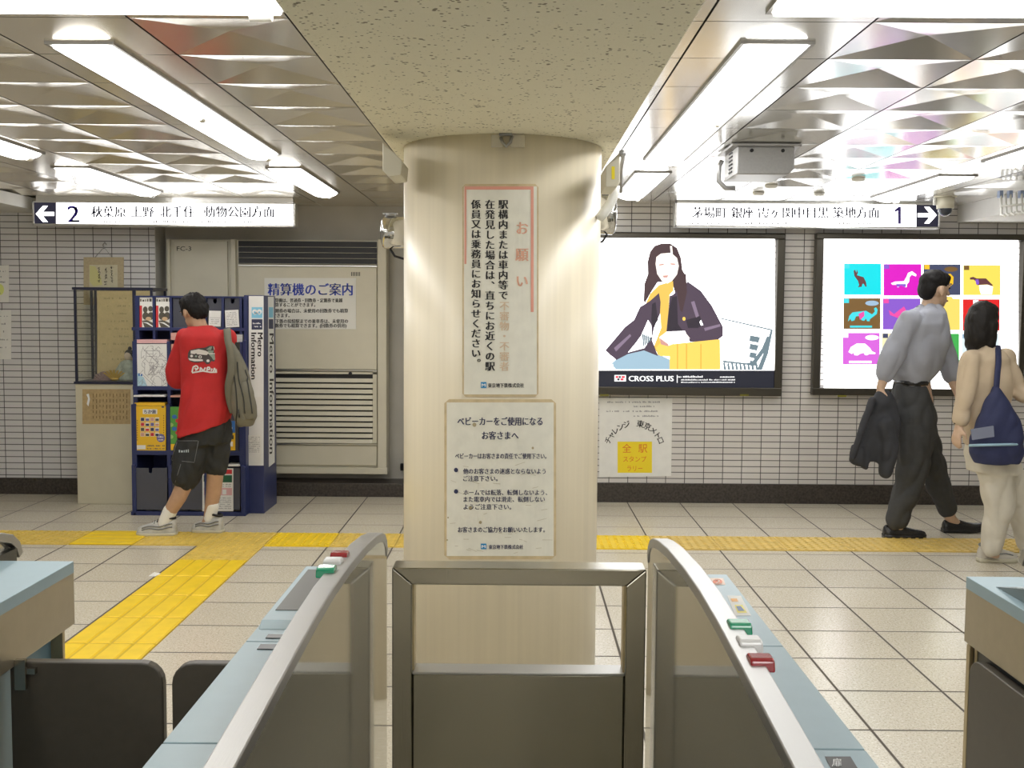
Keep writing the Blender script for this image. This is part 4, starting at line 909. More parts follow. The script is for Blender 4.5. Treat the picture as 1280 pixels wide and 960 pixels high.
def rail_(py0, py1, T, x0=None):
    b = MB(); b.box((xl(166, T) if x0 is None else x0), fx[1]+.005, T-.002, T+.03, zy(py1, T), zy(py0, T)); part('shelf_edge', b, M['rack_blue'], rk, .002)
rail_(409.5, 413.5, T1); rail_(483, 488, T2); rail_(563.5, 569, T3)
def uprights(cols, y0, y1, T, w=3.2):
    for c in cols:
        b = MB(); b.box(xl(c-w/2, T), xl(c+w/2, T), T-.001, T+.05, zy(y1, T), zy(y0, T)); part('divider', b, M['rack_blue'], rk, .0015)
uprights((174, 193.8, 215, 237, 258, 279.5, 302), 371, 425, T1, 3.0); uprights((168.5, 211.5, 257, 301), 427, 505, T2, 4.2); uprights((166, 210, 256, 301), 506, 583, T3, 4.6); uprights((165, 211, 256, 302), 582, 642, T4, 4)
b = MB(); b.box(xl(174, T1), fx[1], T1-.001, T1+.03, zy(372, T1), zt); part('top_edge', b, M['rack_blue'], rk)
def pocket(x0, x1, y0, y1, T, m='pocket_grey', notch=True):
    b = MB(); P = flat(T+.012); q = [P(x0, y1), P(x1, y1)]
    cx = (x0+x1)/2
    if notch: q += [P(x1, y0), P(cx+2.2, y0), P(cx+2.2, y0+5), P(cx+1.2, y0+6.5), P(cx-1.2, y0+6.5), P(cx-2.2, y0+5), P(cx-2.2, y0), P(x0, y0)]
    else: q += [P(x1, y0), P(x0, y0)]
    b.prism(q, (0, .008, 0)); part('pocket', b, M[m], rk)
for x0, x1 in ((175.5,192.5),(195.5,213.5),(216.5,235.5),(238.5,256.5),(259.5,278),(281,300.5)): pocket(x0, x1, 373, 409.5, T1)
for x0, x1 in ((170.5,209.5),(213.5,255),(259,299)): pocket(x0, x1, 430, 483, T2, notch=False)
for x0, x1 in ((168.5,207.5),(212.5,253.5),(258.5,298.5)): pocket(x0, x1, 509, 563.5, T3, notch=False)
for x0, x1 in ((167,209),(213,254),(258,300)): pocket(x0, x1, 585, 637, T4)
# pylon at the right of the rack
xp0, xp1 = at(307, 600, YK+.11).x, at(330, 600, YK+.11).x
b = MB(); b.box(xp0, xp1, YK+.11, 8.16, 0, at(320, 369, YK+.11).z); py_ = part('pylon', b, M['rack_blue'], rk, .004)
P = flat(YK+.109); b = MB(); b.sheet(P, 311, 370, 329.5, 582, 1, 0); part('white_panel', b, M['white_sheet'], py_, label='white panel lettered Metro Information')
b = MB(); b.sheet(P, 314.5, 384, 328, 397.5, 3, 0); b.sheet(P, 314.5, 399, 328, 412, 3, 1)
for cx in (318.4, 324.2): b.disc(P, cx, 389.6, 3.1, 3.0, 4, 2, 16); b.disc(P, cx, 390.4, 1.3, 1.3, 5, 0, 12)
b.pp(P, [(317,393.4),(321.3,388),(325.6,393.4),(323.5,393.4),(321.3,391.2),(319.1,393.4)], 4, 2)
scribble(b, 316, 327, 405, 2, P, 4, 2, 1, .9); scribble(b, 316, 327, 409, 2, P, 4, 2, 2, .9)
write(b, 'Metro', 322, 322+29.5, 416, 9.5, P, 4, 3, rot=1, bold=.3)
write(b, 'Information', 314, 314+58, 416, 9.5, P, 4, 3, rot=1, bold=.3)
part('lettering', b, [mat('sky_blue', (.22,.56,.78), .5), M['navy_ink'], M['logo_white'], M['ink']], py_)
X_ = xp1+.0012
def side(px, py, l=0): return at_x(px, py, X_+.0006*l)
b = MB(); b.pp(side, [(335,371),(342.3,371),(343.4,578),(336,584)], 0, 0); part('white_strip', b, M['white_sheet'], py_, label='white strip lettered Metro Information')
b = MB(); b.pp(side, [(336,384),(341.5,384),(341.6,397),(336,397)], 1, 1); b.pp(side, [(336,399),(341.6,399),(341.7,411),(336,411)], 1, 2)
write(b, 'Metro Information', 337, 337+150, 417, 7.5, side, 1, 0, rot=1, bold=.35); part('strip_lettering', b, [M['ink'], M['sky_blue'], M['navy_ink']], py_)
# leaflets in the rack: things of their own
def leaflet(name, label, cat, x0, y0, x1, y1, T, draw, mats, group='leaflets in the information rack', thick=.004, tilt=0):
    P = flat(T+.006); cx, cy = (x0+x1)/2, (y0+y1)/2; ct, st = math.cos(tilt), math.sin(tilt)
    Q = lambda u, v, l=0: P(cx+(u-cx)*ct-(v-cy)*st, cy+(u-cx)*st+(v-cy)*ct, l)
    o = part(name, MB().prism([Q(x0,y0), Q(x1,y0), Q(x1,y1), Q(x0,y1)], (0, thick, 0)), mats[0], None, origin=P(cx, y1)); tag(o, label, cat, group)
    b = MB(); draw(b, Q); 
    if b.f: part('print', b, mats[1:], o)
    return o
mat('p_red', (.62,.04,.05), .5); mat('p_photo', (.10,.09,.07), .6); mat('p_skin', (.62,.44,.26), .6); mat('p_green', (.10,.34,.06), .5); mat('p_yellow', (.84,.52,.03), .5); mat('p_blue', (.04,.16,.50), .5); mat('p_pink', (.74,.44,.46), .5); mat('p_lightblue', (.45,.66,.78), .5); mat('p_dgreen', (.02,.12,.06), .5); mat('p_salmon', (.66,.36,.28), .6); mat('p_white', (.82,.82,.79), .5)
def mag(b, P_, x0):
    scribble(b, x0+.6, x0+17, 377, 4.6, P_, 2, 1, 3, 1); b.sheet(P_, x0, 382, x0+3, 410, 1, 0)
    for (cx, cy, rx, ry) in ((7,387,3,4),(13.5,386,3,3.5),(7.5,395,4.2,5),(14,395,4,5)): b.disc(P_, x0+cx, cy, rx, ry, 2, 1, 12)
    b.disc(P_, x0+11, 398.5, 3.6, 2.5, 3, 2, 12); b.pp(P_, [(x0+3,401),(x0+9,400),(x0+17.5,404),(x0+17.5,409),(x0+6,409)], 3, 1); b.pp(P_, [(x0+3,402.5),(x0+10,403),(x0+17.5,408),(x0+17.5,409.5),(x0+9,404.5)], 4, 3)
for i, x0 in enumerate((174.6, 195)):
    leaflet('magazine', ('cover magazine in the leftmost top pocket of the rack', 'cover magazine in the second top pocket from the left')[i], 'magazine', x0, 371.5, x0+18.2, 410, T1, lambda b, P_: mag(b, P_, x0), [M['p_white'], M['p_red'], M['p_photo'], M['p_skin'], M['logo_white']])
def lines(b, P_, x0, y0, x1, y1, st, sd, m=0):
    k = 0; y = y0
    while y < y1: scribble(b, x0, x1, y, st*.5, P_, 1, m, sd+k, .8); y += st; k += 1
leaflet('leaflet', 'small white leaflet in the top pocket just right of the boy', 'leaflet', 261, 388.5, 276, 408, T1-.004, lambda b, P_: (lines(b, P_, 263, 400, 274, 407, 2.4, 1), b.sheet(P_, 262, 397, 275, 397.4, 1, 0)), [M['white_sheet'], M['faint_ink']], tilt=.03)
leaflet('leaflet', 'small white map leaflet in the rightmost top pocket', 'leaflet', 281.5, 387.5, 298.5, 409, T1-.004, lambda b, P_: lines(b, P_, 283.5, 391, 296, 408, 2.2, 7), [M['white_sheet'], M['faint_ink']], tilt=-.05)
def route(b, P_):
    rd = random.Random(11); w = .45
    for k in range(46):
        x, y = rd.uniform(177, 205), rd.uniform(432, 478); pts = [(x, y)]
        for q in range(3):
            a_ = rd.choice((0, 45, 90, 135, -45, 90, 110)); L_ = rd.uniform(3, 10); x = min(208, max(173, x+L_*math.cos(math.radians(a_)))); y = min(483, max(430, y+L_*math.sin(math.radians(a_)))); pts.append((x, y))
        for p, q in zip(pts, pts[1:]):
            dx, dy = q[0]-p[0], q[1]-p[1]; n_ = math.hypot(dx, dy)
            if n_ < .5: continue
            ox, oy = -dy/n_*w/2, dx/n_*w/2; b.pp(P_, [(p[0]+ox,p[1]+oy),(q[0]+ox,q[1]+oy),(q[0]-ox,q[1]-oy),(p[0]-ox,p[1]-oy)], 1, 0)
    b.pp(P_, [(171.5,466),(180,472),(184,482.5),(171.5,482.5)], 1, 1); scribble(b, 173, 178, 470, 5, P_, 2, 2, 3, 1)
leaflet('route_map', 'white rail route map in the left middle compartment', 'map', 171, 430, 209.3, 483, T2-.002, route, [M['white_sheet'], M['faint_ink'], M['p_lightblue'], M['p_blue']])
leaflet('leaflet_stack', 'pinkish leaflet stack lying above the route map', 'leaflet stack', 170, 424.5, 209, 429, T2+.0, lambda b, P_: None, [M['p_pink']], thick=.10)
def clip_(b, P_): pass
leaflet('leaflet', 'orange and white leaflet half hidden left of the boy at chest height', 'leaflet', 214, 430, 254, 483, T2-.002, lambda b, P_: (b.sheet(P_, 214, 430, 230, 446, 1, 0), b.sheet(P_, 214, 446, 254, 470, 1, 1), b.pp(P_, [(220,483),(232,474),(240,483)], 2, 2)), [M['white_sheet'], M['p_salmon'], mat('p_orange', (.74,.30,.10), .5), M['p_yellow']])
leaflet('leaflet_stack', 'salmon leaflet stack in the middle gap left of the boy shoulder', 'leaflet stack', 213.5, 416, 255, 425, T2+.02, lambda b, P_: [b.sheet(P_, 213.5, 417.5+k*1.6, 255, 418+k*1.6, 1, 0) for k in range(5)], [M['p_salmon'], M['p_pink']], thick=.10)
leaflet('leaflet_stack', 'grey leaflet stack in the right gap under the small map leaflet', 'leaflet stack', 282, 418, 303, 428.5, T2+.02, lambda b, P_: [b.sheet(P_, 282, 419.5+k*1.8, 303, 420+k*1.8, 1, 0) for k in range(5)], [mat('p_grey', (.42,.43,.45), .6), M['p_white']], thick=.10)
leaflet('leaflet', 'plain dark blue leaflet in the right middle compartment behind the backpack', 'leaflet', 260, 432, 298, 482, T2, lambda b, P_: (b.sheet(P_, 262, 436, 296, 450, 1, 0), lines(b, P_, 263, 456, 295, 480, 4, 5)), [mat('p_slate', (.07,.09,.20), .5), M['p_lightblue']])
leaflet('leaflet_stack', 'thin white leaflet stack in the gap below the route map', 'leaflet stack', 167, 494, 206, 496, T3+.0, lambda b, P_: None, [M['white_sheet']], thick=.14)
leaflet('leaflet_stack', 'thin reddish leaflet stack in the gap beside the boy waist', 'leaflet stack', 213, 494.5, 250, 496.5, T3+.0, lambda b, P_: None, [M['p_salmon']], thick=.14)
leaflet('leaflet_stack', 'yellow leaflet stack peeking out above the yellow guide', 'leaflet stack', 168, 503.5, 206, 507, T3+.004, lambda b, P_: None, [M['p_yellow']], thick=.08)
def guide(b, P_):
    b.sheet(P_, 178.5, 511.5, 196.5, 517.5, 1, 0); write(b, 'ちか旅', 180, 195, 516.6, 5.4, P_, 2, 1, bold=.25)
    cols_ = (1, 2, 3, 4, 5)
    for r in range(4):
        for c in range(4): b.sheet(P_, 175.6+c*6.1, 521.8+r*6.3, 180.6+c*6.1, 526.6+r*6.3, 1, 0); b.sheet(P_, 176+c*6.1, 522.2+r*6.3+(c % 2), 180.2+c*6.1, 526.2+r*6.3, 2, cols_[(r*3+c*2) % 5])
    b.disc(P_, 201, 547.5, 5.2, 5.2, 1, 3); scribble(b, 197.5, 204.5, 547, 2.2, P_, 2, 0, 4, .9); scribble(b, 198, 204, 550.5, 1.8, P_, 2, 0, 6, .9)
    b.sheet(P_, 169.5, 556.5, 182, 561.5, 1, 0); scribble(b, 184, 206, 558, 2, P_, 1, 1, 9, .8); scribble(b, 184, 206, 561.5, 1.6, P_, 1, 1, 12, .8); b.sheet(P_, 202, 508, 205, 509.6, 1, 1)
    for y in range(525, 552, 3): b.sheet(P_, 171, y, 172.2, y+1.6, 1, 6); b.sheet(P_, 204, y-6, 205.2, y-4.6, 1, 6)
leaflet('guide_booklet', 'yellow guide booklet with a grid of small pictures on the rack', 'booklet', 168.6, 507.5, 207.3, 563.3, T3-.002, guide, [M['p_yellow'], M['p_white'], M['navy_ink'], M['p_photo'], mat('p_violet', (.16,.14,.36), .5), M['p_red'], M['p_salmon'], mat('p_brown', (.36,.18,.03), .6)])
leaflet('leaflet', 'green leaflet in the lower compartment right of the yellow guide', 'leaflet', 212.5, 508.5, 252, 563, T3-.002, lambda b, P_: [b.disc(P_, 218+5*math.sin(k*2.1), 521+k*5, 3.2, 2.6, 1, k % 3, 10) for k in range(6)]+[b.sheet(P_, 213, 555, 252, 562.6, 1, 3)], [M['p_green'], M['p_blue'], M['p_red'], mat('p_lime', (.36,.52,.16), .5), M['p_yellow']])
leaflet('leaflet', 'blue and orange leaflet in the right lower compartment under the backpack', 'leaflet', 282, 526, 294, 563, T3-.003, lambda b, P_: (b.sheet(P_, 282, 526, 294, 541, 1, 0), b.disc(P_, 289, 535, 1.6, 1.6, 2, 3, 10), b.sheet(P_, 282, 544, 292, 549, 1, 2), b.sheet(P_, 282, 552, 291, 558, 1, 3)), [M['p_yellow'], M['p_blue'], M['p_blue'], M['ink'], M['p_white']])
leaflet('leaflet_stack', 'thin white leaflet stack low in the right gap behind the boy knees', 'leaflet stack', 283, 581, 299, 583, T4+.0, lambda b, P_: None, [M['white_sheet']], thick=.12)
def pinkp(b, P_):
    b.sheet(P_, 254.5, 587, 290, 592.5, 1, 0); b.sheet(P_, 254.5, 594, 263, 602, 1, 1); b.sheet(P_, 276, 594, 290, 603, 1, 1); b.sheet(P_, 255, 610, 290, 619, 1, 2); b.sheet(P_, 278, 612, 283, 618, 2, 3); lines(b, P_, 256, 606, 289, 609, 2.4, 3, 4); lines(b, P_, 256, 623, 289, 637, 2.6, 9, 4)
leaflet('leaflet', 'white leaflet with pink and green blocks behind the boy calves', 'leaflet', 253, 585.5, 291.5, 639, T4-.002, pinkp, [M['p_white'], M['p_red'], M['p_dgreen'], M['p_pink'], M['p_white'], M['faint_ink']])
def taped(label, x0, y0, x1, y1, n):
    P = flat(YK+.106); o = part('taped_sheet', MB().prism([P(x0,y0), P(x1,y0), P(x1-.3,y1), P(x0,y1)], (0,.0015,0)), M['paper'], None); tag(o, label, 'paper sheet')
    if n: b = MB(); lines(b, P, x0+1.5, y0+3, x1-1.5, y1-1, 2.3, 30); part('print', b, M['faint_ink'], o)
taped('printed white sheet taped low on the white rack panel', 306, 544, 326.5, 568, 1); taped('blank white sheet at the foot of the white rack panel', 306.5, 568.5, 325.5, 582, 0); taped('blank white sheet taped on the rack panel beside the backpack', 318, 496, 328, 521, 0)
# ================================================================== PEOPLE
mat('skin', (.50,.31,.20), .5, noise=.05, bscale=30); mat('skin_pale', (.58,.40,.28), .5, noise=.05, bscale=30); mat('hair_black', (.010,.009,.009), .6, 0, .2, bump=.5, bscale=60, stretch=(3, 3, .6)); mat('hair_dark', (.014,.012,.011), .55, 0, .25, bump=.5, bscale=60, stretch=(3, 3, .5))
mat('red_cotton', (.50,.020,.022), .8, noise=.06, bscale=14, bump=.15); mat('black_denim', (.022,.024,.026), .75, noise=.12, bscale=40, bump=.2); mat('white_sock', (.82,.82,.80), .8, bump=.3, bscale=150); mat('shoe_grey', (.50,.50,.47), .5, noise=.15, bscale=30); mat('sole_cream', (.55,.52,.40), .6); mat('shoe_black', (.015,.015,.016), .25); mat('seam_grey', (.20,.21,.22), .7); mat('jean_print', (.45,.52,.55), .6)
def hand(b, wrist, d, nrm, thumb, s=1.0, curl=.5):
    """palm, four unequal bent fingers and a thumb: d along the hand, nrm out of the palm"""
    d = Vector(d).normalized(); nrm = (Vector(nrm)-d*Vector(nrm).dot(d)).normalized(); r = d.cross(nrm)*thumb; w = Vector(wrist)
    for k in (-1, 0, 1): b.cap(w+d*.012*s+r*k*.012*s, .018*s, w+d*.075*s+r*k*.022*s, .0135*s)
    for k, L in ((1.5, .070), (.5, .080), (-.5, .075), (-1.5, .058)):
        p0 = w+d*.078*s+r*k*.0205*s; c1 = curl*.5; d1 = (d*math.cos(c1)+nrm*math.sin(c1)).normalized(); p1 = p0+d1*L*.48*s
        c2 = curl*1.3; d2 = (d*math.cos(c2)+nrm*math.sin(c2)).normalized(); p2 = p1+d2*L*.30*s
        c3 = curl*1.9; d3 = (d*math.cos(c3)+nrm*math.sin(c3)).normalized(); p3 = p2+d3*L*.22*s
        b.chain([p0, p1, p2, p3], [.0095*s, .0088*s, .008*s, .007*s])
    t0 = w+d*.028*s+r*.026*s; t1 = t0+(d*.6+r*.7+nrm*.35).normalized()*.036*s; t2 = t1+(d*.85+r*.15+nrm*.5).normalized()*.028*s
    b.chain([t0, t1, t2], [.014*s, .0105*s, .0085*s])
def head(b, c, f, up=(0,0,1), s=1.0, ears=True):
    """skull, jaw, nose, brow, lips and ears; f is where the face looks"""
    f = Vector(f).normalized(); up = Vector(up); up = (up-f*up.dot(f)).normalized(); r = f.cross(up); c = Vector(c)
    R = Matrix((r, f, up)).transposed()
    b.ell(c+up*.02*s, (.074*s, .092*s, .098*s), R); b.ell(c+f*.022*s-up*.055*s, (.055*s, .062*s, .062*s), R); b.ell(c+f*.052*s-up*.098*s, (.026*s, .026*s, .02*s), R)
    b.cap(c+f*.088*s+up*.004*s, .010*s, c+f*.105*s-up*.034*s, .0135*s); b.ell(c+f*.080*s-up*.068*s, (.022*s, .014*s, .007*s), R); b.ell(c+f*.079*s-up*.08*s, (.020*s, .014*s, .007*s), R)
    for q in (-1, 1):
        b.ell(c+r*q*.030*s+f*.080*s+up*.028*s, (.022*s, .014*s, .008*s), R)
        if ears: b.ell(c+r*q*.078*s-f*.008*s-up*.018*s, (.010*s, .020*s, .033*s), R); b.ell(c+r*q*.081*s-f*.016*s-up*.012*s, (.007*s, .010*s, .024*s), R)
    return R
def face_marks(parent, c, R, s, hairm):
    b = MB(); c = Vector(c)
    for q in (-1, 1):
        b.ell(c+R@Vector((q*.031*s, .083*s, .006*s)), (.013*s, .006*s, .0055*s), R); b.ell(c+R@Vector((q*.031*s, .088*s, .032*s)), (.020*s, .006*s, .0045*s), R)
    part('eyes_and_brows', b, hairm, parent)
    b = MB(); b.ell(c+R@Vector((0, .092*s, -.074*s)), (.019*s, .005*s, .006*s), R); part('lips', b, mat('lips', (.42,.16,.14), .5), parent)
def shoe(parent, heel, dr, L, W, upm, solem, H=.085, laces=None, lift=0, stripe=False):
    d = Vector((dr[0], dr[1], 0)).normalized(); r = Vector((d.y, -d.x, 0)); h = Vector((heel[0], heel[1], heel[2] if len(heel) > 2 else 0))
    st = [(0,.50,.62),(.03,.66,.86),(.10,.80,.92),(.20,.82,.90),(.32,.80,.98),(.44,.84,.84),(.58,.95,.64),(.74,1.0,.50),(.87,.92,.42),(.96,.68,.33),(1.0,.35,.22)]
    def ringset(st, z0, k, n=14, flat=False):
        b = MB(); vs = []
        for t, w, hh in st:
            zc = z0+lift*max(0, (t-.5))**2
            for q in range(n):
                a = 2*math.pi*q/n; x = math.cos(a)*W/2*w*k; z = math.sin(a)
                z = (max(z, 0)**.7)*hh*H if not flat else (1 if z > 0 else 0)*.026*1.0
                if not flat: x *= (1-.45*max(0, math.sin(a))**2)
                vs.append(h+d*(t*L)+r*x+Vector((0, 0, zc+z)))
        m_ = len(st); fs = [(i*n+q, i*n+(q+1)%n, (i+1)*n+(q+1)%n, (i+1)*n+q) for i in range(m_-1) for q in range(n)]
        b.add(vs, fs+[list(range(n-1, -1, -1)), [(m_-1)*n+q for q in range(n)]], 0, True); return b
    sh = part('shoe', ringset(st, .022, 1.0), upm, parent); sb = sh.modifiers.new('s', 'SUBSURF'); sb.levels = 1; sb.render_levels = 1
    b = ringset(st, 0.0, 1.07, 20, True); part('sole', b, solem, sh)
    if laces: b = MB(); b.tube([h+d*(L*(.20+.155*math.cos(u)))+r*(W*.29*math.sin(u))+Vector((0, 0, .020+H*(.93+.06*math.cos(u)))) for u in [2*math.pi*q/18 for q in range(19)]], .0085, 7); part('collar', b, laces or solem, sh)
    if laces:
        b = MB()
        for k in range(4):
            t = .40+.07*k; z = .022+H*(.80-.34*(t-.40)/.2*.75)+.004; p = h+d*(t*L)
            b.tube([p-r*W*.22+Vector((0,0,z-.012)), p+Vector((0,0,z+.004)), p+r*W*.22+Vector((0,0,z-.012))], .004, 6)
        b.tube([h+d*(.36*L)+Vector((0,0,.022+H*.9)), h+d*(.42*L)+r*.03+Vector((0,0,.022+H*1.15))], .006, 6)
        part('laces', b, laces, sh)
    if stripe:
        b = MB()
        for dz, q in ((.35, -1), (.55, -1), (.45, 1)):
            b.tube([h+d*(t*L)+r*q*(W*.5*(.80+.12*math.sin(t*3)))*(1-.20*dz)*.94+Vector((0, 0, .022+H*(dz*(1-.45*t)+.05*math.sin(t*12)))) for t in [k/12 for k in range(1, 11)]], .004, 6)
        part('side_stripe', b, M['seam_grey'], sh)
    return sh
def J(Y0): return lambda px, py, dy=0.0: at(px, py, Y0+dy)
# ------------------------------------------------------------------ boy in red
j = J(7.0); base = at_z(252, 672, 0)
boy = thing('person', 'person in a red t-shirt and black shorts reading at the blue rack', 'person', (base.x, 7.0, 0), 'people in the hall')
b = MB(); hc = j(242.5, 389, .02); fdir = Vector((-.72, .60, -.38))
R = head(b, hc, fdir, (0, 0, 1), .98)
b.chain([hc+Vector((.012,.0,-.04)), j(248, 404, .0), j(251, 417, .0)], [.052, .052, .06])
b.loft([(j(234,418,0), j(276,418,0), .07), (j(228,430,0), j(286,430,0), .10), (j(231,470,0), j(284,470,0), .11), (j(229,510,0), j(285,510,0), .115), (j(226,540,0), j(286,535,0), .11)])
b.chain([j(232,424,.0), j(221,474,.06), j(226,468,.26)], [.05, .043, .028]); hand(b, j(226,468,.27), (.5,.8,.1), (.8,-.2,.5), 1, .95, .9)
b.chain([j(283,424,.03), j(288,474,.10), j(262,462,.28)], [.05, .043, .028]); hand(b, j(262,462,.28), (-.8,.55,.1), (-.1,-.2,.9), -1, .95, .9)
LA, RA = j(203,655,-.04), j(261,649,.07)
b.chain([j(248,535,0), j(234,598,-.02)], [.095, .06]); b.chain([j(234,598,-.02), j(223,622,-.035), LA], [.057, .052, .036])
b.chain([j(270,532,.02), j(269,592,.05)], [.095, .058]); b.chain([j(269,592,.05), j(267,616,.065), RA], [.056, .051, .036])
b.cap(LA, .034, LA+Vector((-.05,-.02,-.05)), .03); b.cap(RA, .034, RA+Vector((-.04,.0,-.05)), .03)
body = blob('body', b, M['skin'], boy, .0075, 5)
face_marks(boy, hc, R, .98, M['hair_black'])
b = MB(); up = R@Vector((0,0,1)); fr = R@Vector((0,1,0))
b.ell(hc+up*.030-fr*.012, (.084,.096,.093), R); b.ell(hc-up*.004-fr*.052, (.074,.056,.075), R); b.ell(hc+up*.075+fr*.035, (.065,.055,.045), R)
blob('hair', b, M['hair_black'], boy, .008, 5, .006, .02)
b = MB()
b.loft([(j(238,408,0), j(264,408,0), .062), (j(232,413,0), j(276,412,0), .085), (j(226,421,0), j(288,421,0), .115), (j(225,440,0), j(290,440,0), .135), (j(228,470,0), j(289,470,0), .14), (j(226,500,0), j(291,497,0), .15), (j(223,526,0), j(292,511,0), .155), (j(221,548,-.02), j(287,528,.0), .155)])
b.cap(j(233,423,0), .068, j(222,462,.05), .072); b.cap(j(222,462,.05), .072, j(222,474,.07), .066); b.cap(j(284,423,.02), .062, j(288,466,.09), .064)
shirt = blob('t_shirt', b, M['red_cotton'], boy, .010, 4, .017, .13)
# print on the back of the shirt
dg = bpy.context.evaluated_depsgraph_get(); dg.update()
bv = BVHTree.FromObject(shirt, dg); bl = wloc(boy)
def onshirt(px, py, l=0):
    p = at(px, py, 6.85); q = bv.ray_cast(Vector((p.x, 6.0, p.z))-bl, Vector((0, 1, 0)))[0]
    y = (q.y+bl.y if q else 6.86)-.003-.0008*l; return at(px, py, y)
def finepoly(mb, pts, l, m, step=3.0):
    """cut a flat outline into small cells so that it follows the cloth"""
    bm_ = bmesh.new(); vs = [bm_.verts.new((x, y, 0)) for x, y in pts]; bm_.faces.new(vs); bmesh.ops.triangulate(bm_, faces=bm_.faces[:])
    xs = [p[0] for p in pts]; ys = [p[1] for p in pts]
    for ax, lo, hi in ((0, min(xs), max(xs)), (1, min(ys), max(ys))):
        c = lo+step
        while c < hi:
            no = (1,0,0) if ax == 0 else (0,1,0); co = (c,0,0) if ax == 0 else (0,c,0)
            bmesh.ops.bisect_plane(bm_, geom=bm_.verts[:]+bm_.edges[:]+bm_.faces[:], plane_co=co, plane_no=no); c += step
    bm_.verts.index_update(); mb.add([onshirt(v.co.x, v.co.y, l) for v in bm_.verts], [[v.index for v in f.verts] for f in bm_.faces], m); bm_.free()
T = lambda pts: [(160+x/6, 360+y/6) for x, y in pts]
b = MB()
finepoly(b, T([(450,488),(462,465),(520,452),(575,447),(610,432),(655,434),(690,455),(725,480),(738,505),(725,525),(700,540),(640,552),(625,548),(612,568),(590,572),(568,552),(520,560),(480,556),(458,545),(448,520)]), 1, 1)
finepoly(b, T([(470,470),(530,459),(580,470),(612,484),(590,503),(520,497),(470,492)]), 2, 0)
finepoly(b, T([(452,526),(500,532),(560,535),(562,548),(500,550),(462,542)]), 2, 0)
finepoly(b, T([(598,470),(690,468),(730,500),(718,522),(640,540),(628,520),(612,505)]), 2, 2)
finepoly(b, T([(586,462),(615,440),(632,438),(622,466)]), 2, 2); finepoly(b, T([(640,440),(655,440),(682,460),(645,464)]), 2, 0); finepoly(b, T([(600,490),(720,486),(724,492),(606,497)]), 3, 0)
for cx, cy, r, m_, l_ in ((477, 510, 11, 0, 2), (541, 517, 13, 0, 2), (541, 517, 7, 1, 3), (600, 546, 12, 0, 2), (510, 512, 8, 2, 2)): finepoly(b, T([(cx+r*math.cos(k_*.7), cy+r*.9*math.sin(k_*.7)) for k_ in range(9)]), l_, m_)
# white script scrawl below the car
for st in ([(480,632),(490,590),(515,582),(528,600),(505,618)], [(540,624),(545,594)], [(548,600),(565,624),(580,596)], [(592,626),(594,596),(612,594),(614,610),(596,612)], [(624,622),(630,604)], [(640,628),(648,600),(660,626),(672,602),(684,628)], [(480,636),(560,622),(620,632),(690,630)], [(500,600),(520,612)]):
    for p, q in zip(st, st[1:]):
        dx, dy = q[0]-p[0], q[1]-p[1]; n_ = math.hypot(dx, dy) or 1; w = 5.5; ox, oy = -dy/n_*w, dx/n_*w
        finepoly(b, T([(p[0]+ox,p[1]+oy),(q[0]+ox,q[1]+oy),(q[0]-ox,q[1]-oy),(p[0]-ox,p[1]-oy)]), 2, 0, 2)
part('car_print', b, [mat('print_white', (.68,.64,.62), .7), mat('print_dark', (.06,.05,.05), .7), mat('print_green', (.26,.32,.27), .7)], boy, label='grey and white car print with white script')
b = MB(); b.loft([(j(232,520,0), j(286,508,0), .13), (j(227,540,0), j(288,530,0), .135), (j(224,560,-.01), j(287,552,.02), .13)])
b.chain([j(245,545,-.01), j(238,575,-.02), j(232.5,595,-.02)], [.118, .112, .100]); b.chain([j(271,540,.03), j(271,565,.04), j(270,583,.05)], [.098, .092, .084])
sh = blob('shorts', b, M['black_denim'], boy, .010, 3, .016, .08)
b = MB(); PS = lambda px, py, l=0: at(px, py, 6.852-.001*l)
bvs = BVHTree.FromObject(sh, bpy.context.evaluated_depsgraph_get())
def onshorts(px, py, l=0):
    p = at(px, py, 6.9); q = bvs.ray_cast(Vector((p.x, 6.0, p.z))-bl, Vector((0, 1, 0)))[0]
    return at(px, py, (q.y+bl.y if q else 6.9)-.004-.001*l)
for st in ([(222,551),(247,551)], [(248,551),(243,577)], [(214,575),(243,578)], [(221,553),(214,575)], [(226,580),(219,603)]):
    p, q = [onshorts(*x) for x in st]; mid = onshorts((st[0][0]+st[1][0])/2, (st[0][1]+st[1][1])/2); b.tube([p, mid, q], .0018, 5)
part('pocket_seam', b, M['seam_grey'], sh)
b = MB(); scribble(b, 223.5, 236, 565.5, 4.5, onshorts, 1, 0, 3, 1); part('pocket_label', b, M['jean_print'], sh)
b = MB(); b.chain([j(213,638,-.035), j(204,656,-.04)], [.048, .041]); blob('sock', b, M['white_sock'], boy, .008, 3)
b = MB(); b.chain([j(265.5,632,.065), j(262,649,.07)], [.045, .041]); blob('sock', b, M['white_sock'], boy, .008, 3)
h = at_z(216, 673, 0); shoe(boy, (h.x, 6.965, 0), (-1, -.06), .26, .105, M['shoe_grey'], M['sole_cream'], .112, M['ink'], stripe=True)
h = at_z(277, 668, 0); shoe(boy, (h.x, 7.055, 0), (-1, .12), .215, .105, M['shoe_grey'], M['sole_cream'], .112, M['ink'], stripe=True)
# leaflet in the boy's hand
a = [at(215.5,434,7.30), at(236,434,7.31), at(236,464,7.37), at(217,466,7.36)]; lf = part('leaflet', MB().prism(a, (0,.002,.0015)), M['white_sheet']); tag(lf, 'folded white leaflet held by the person in red', 'leaflet')
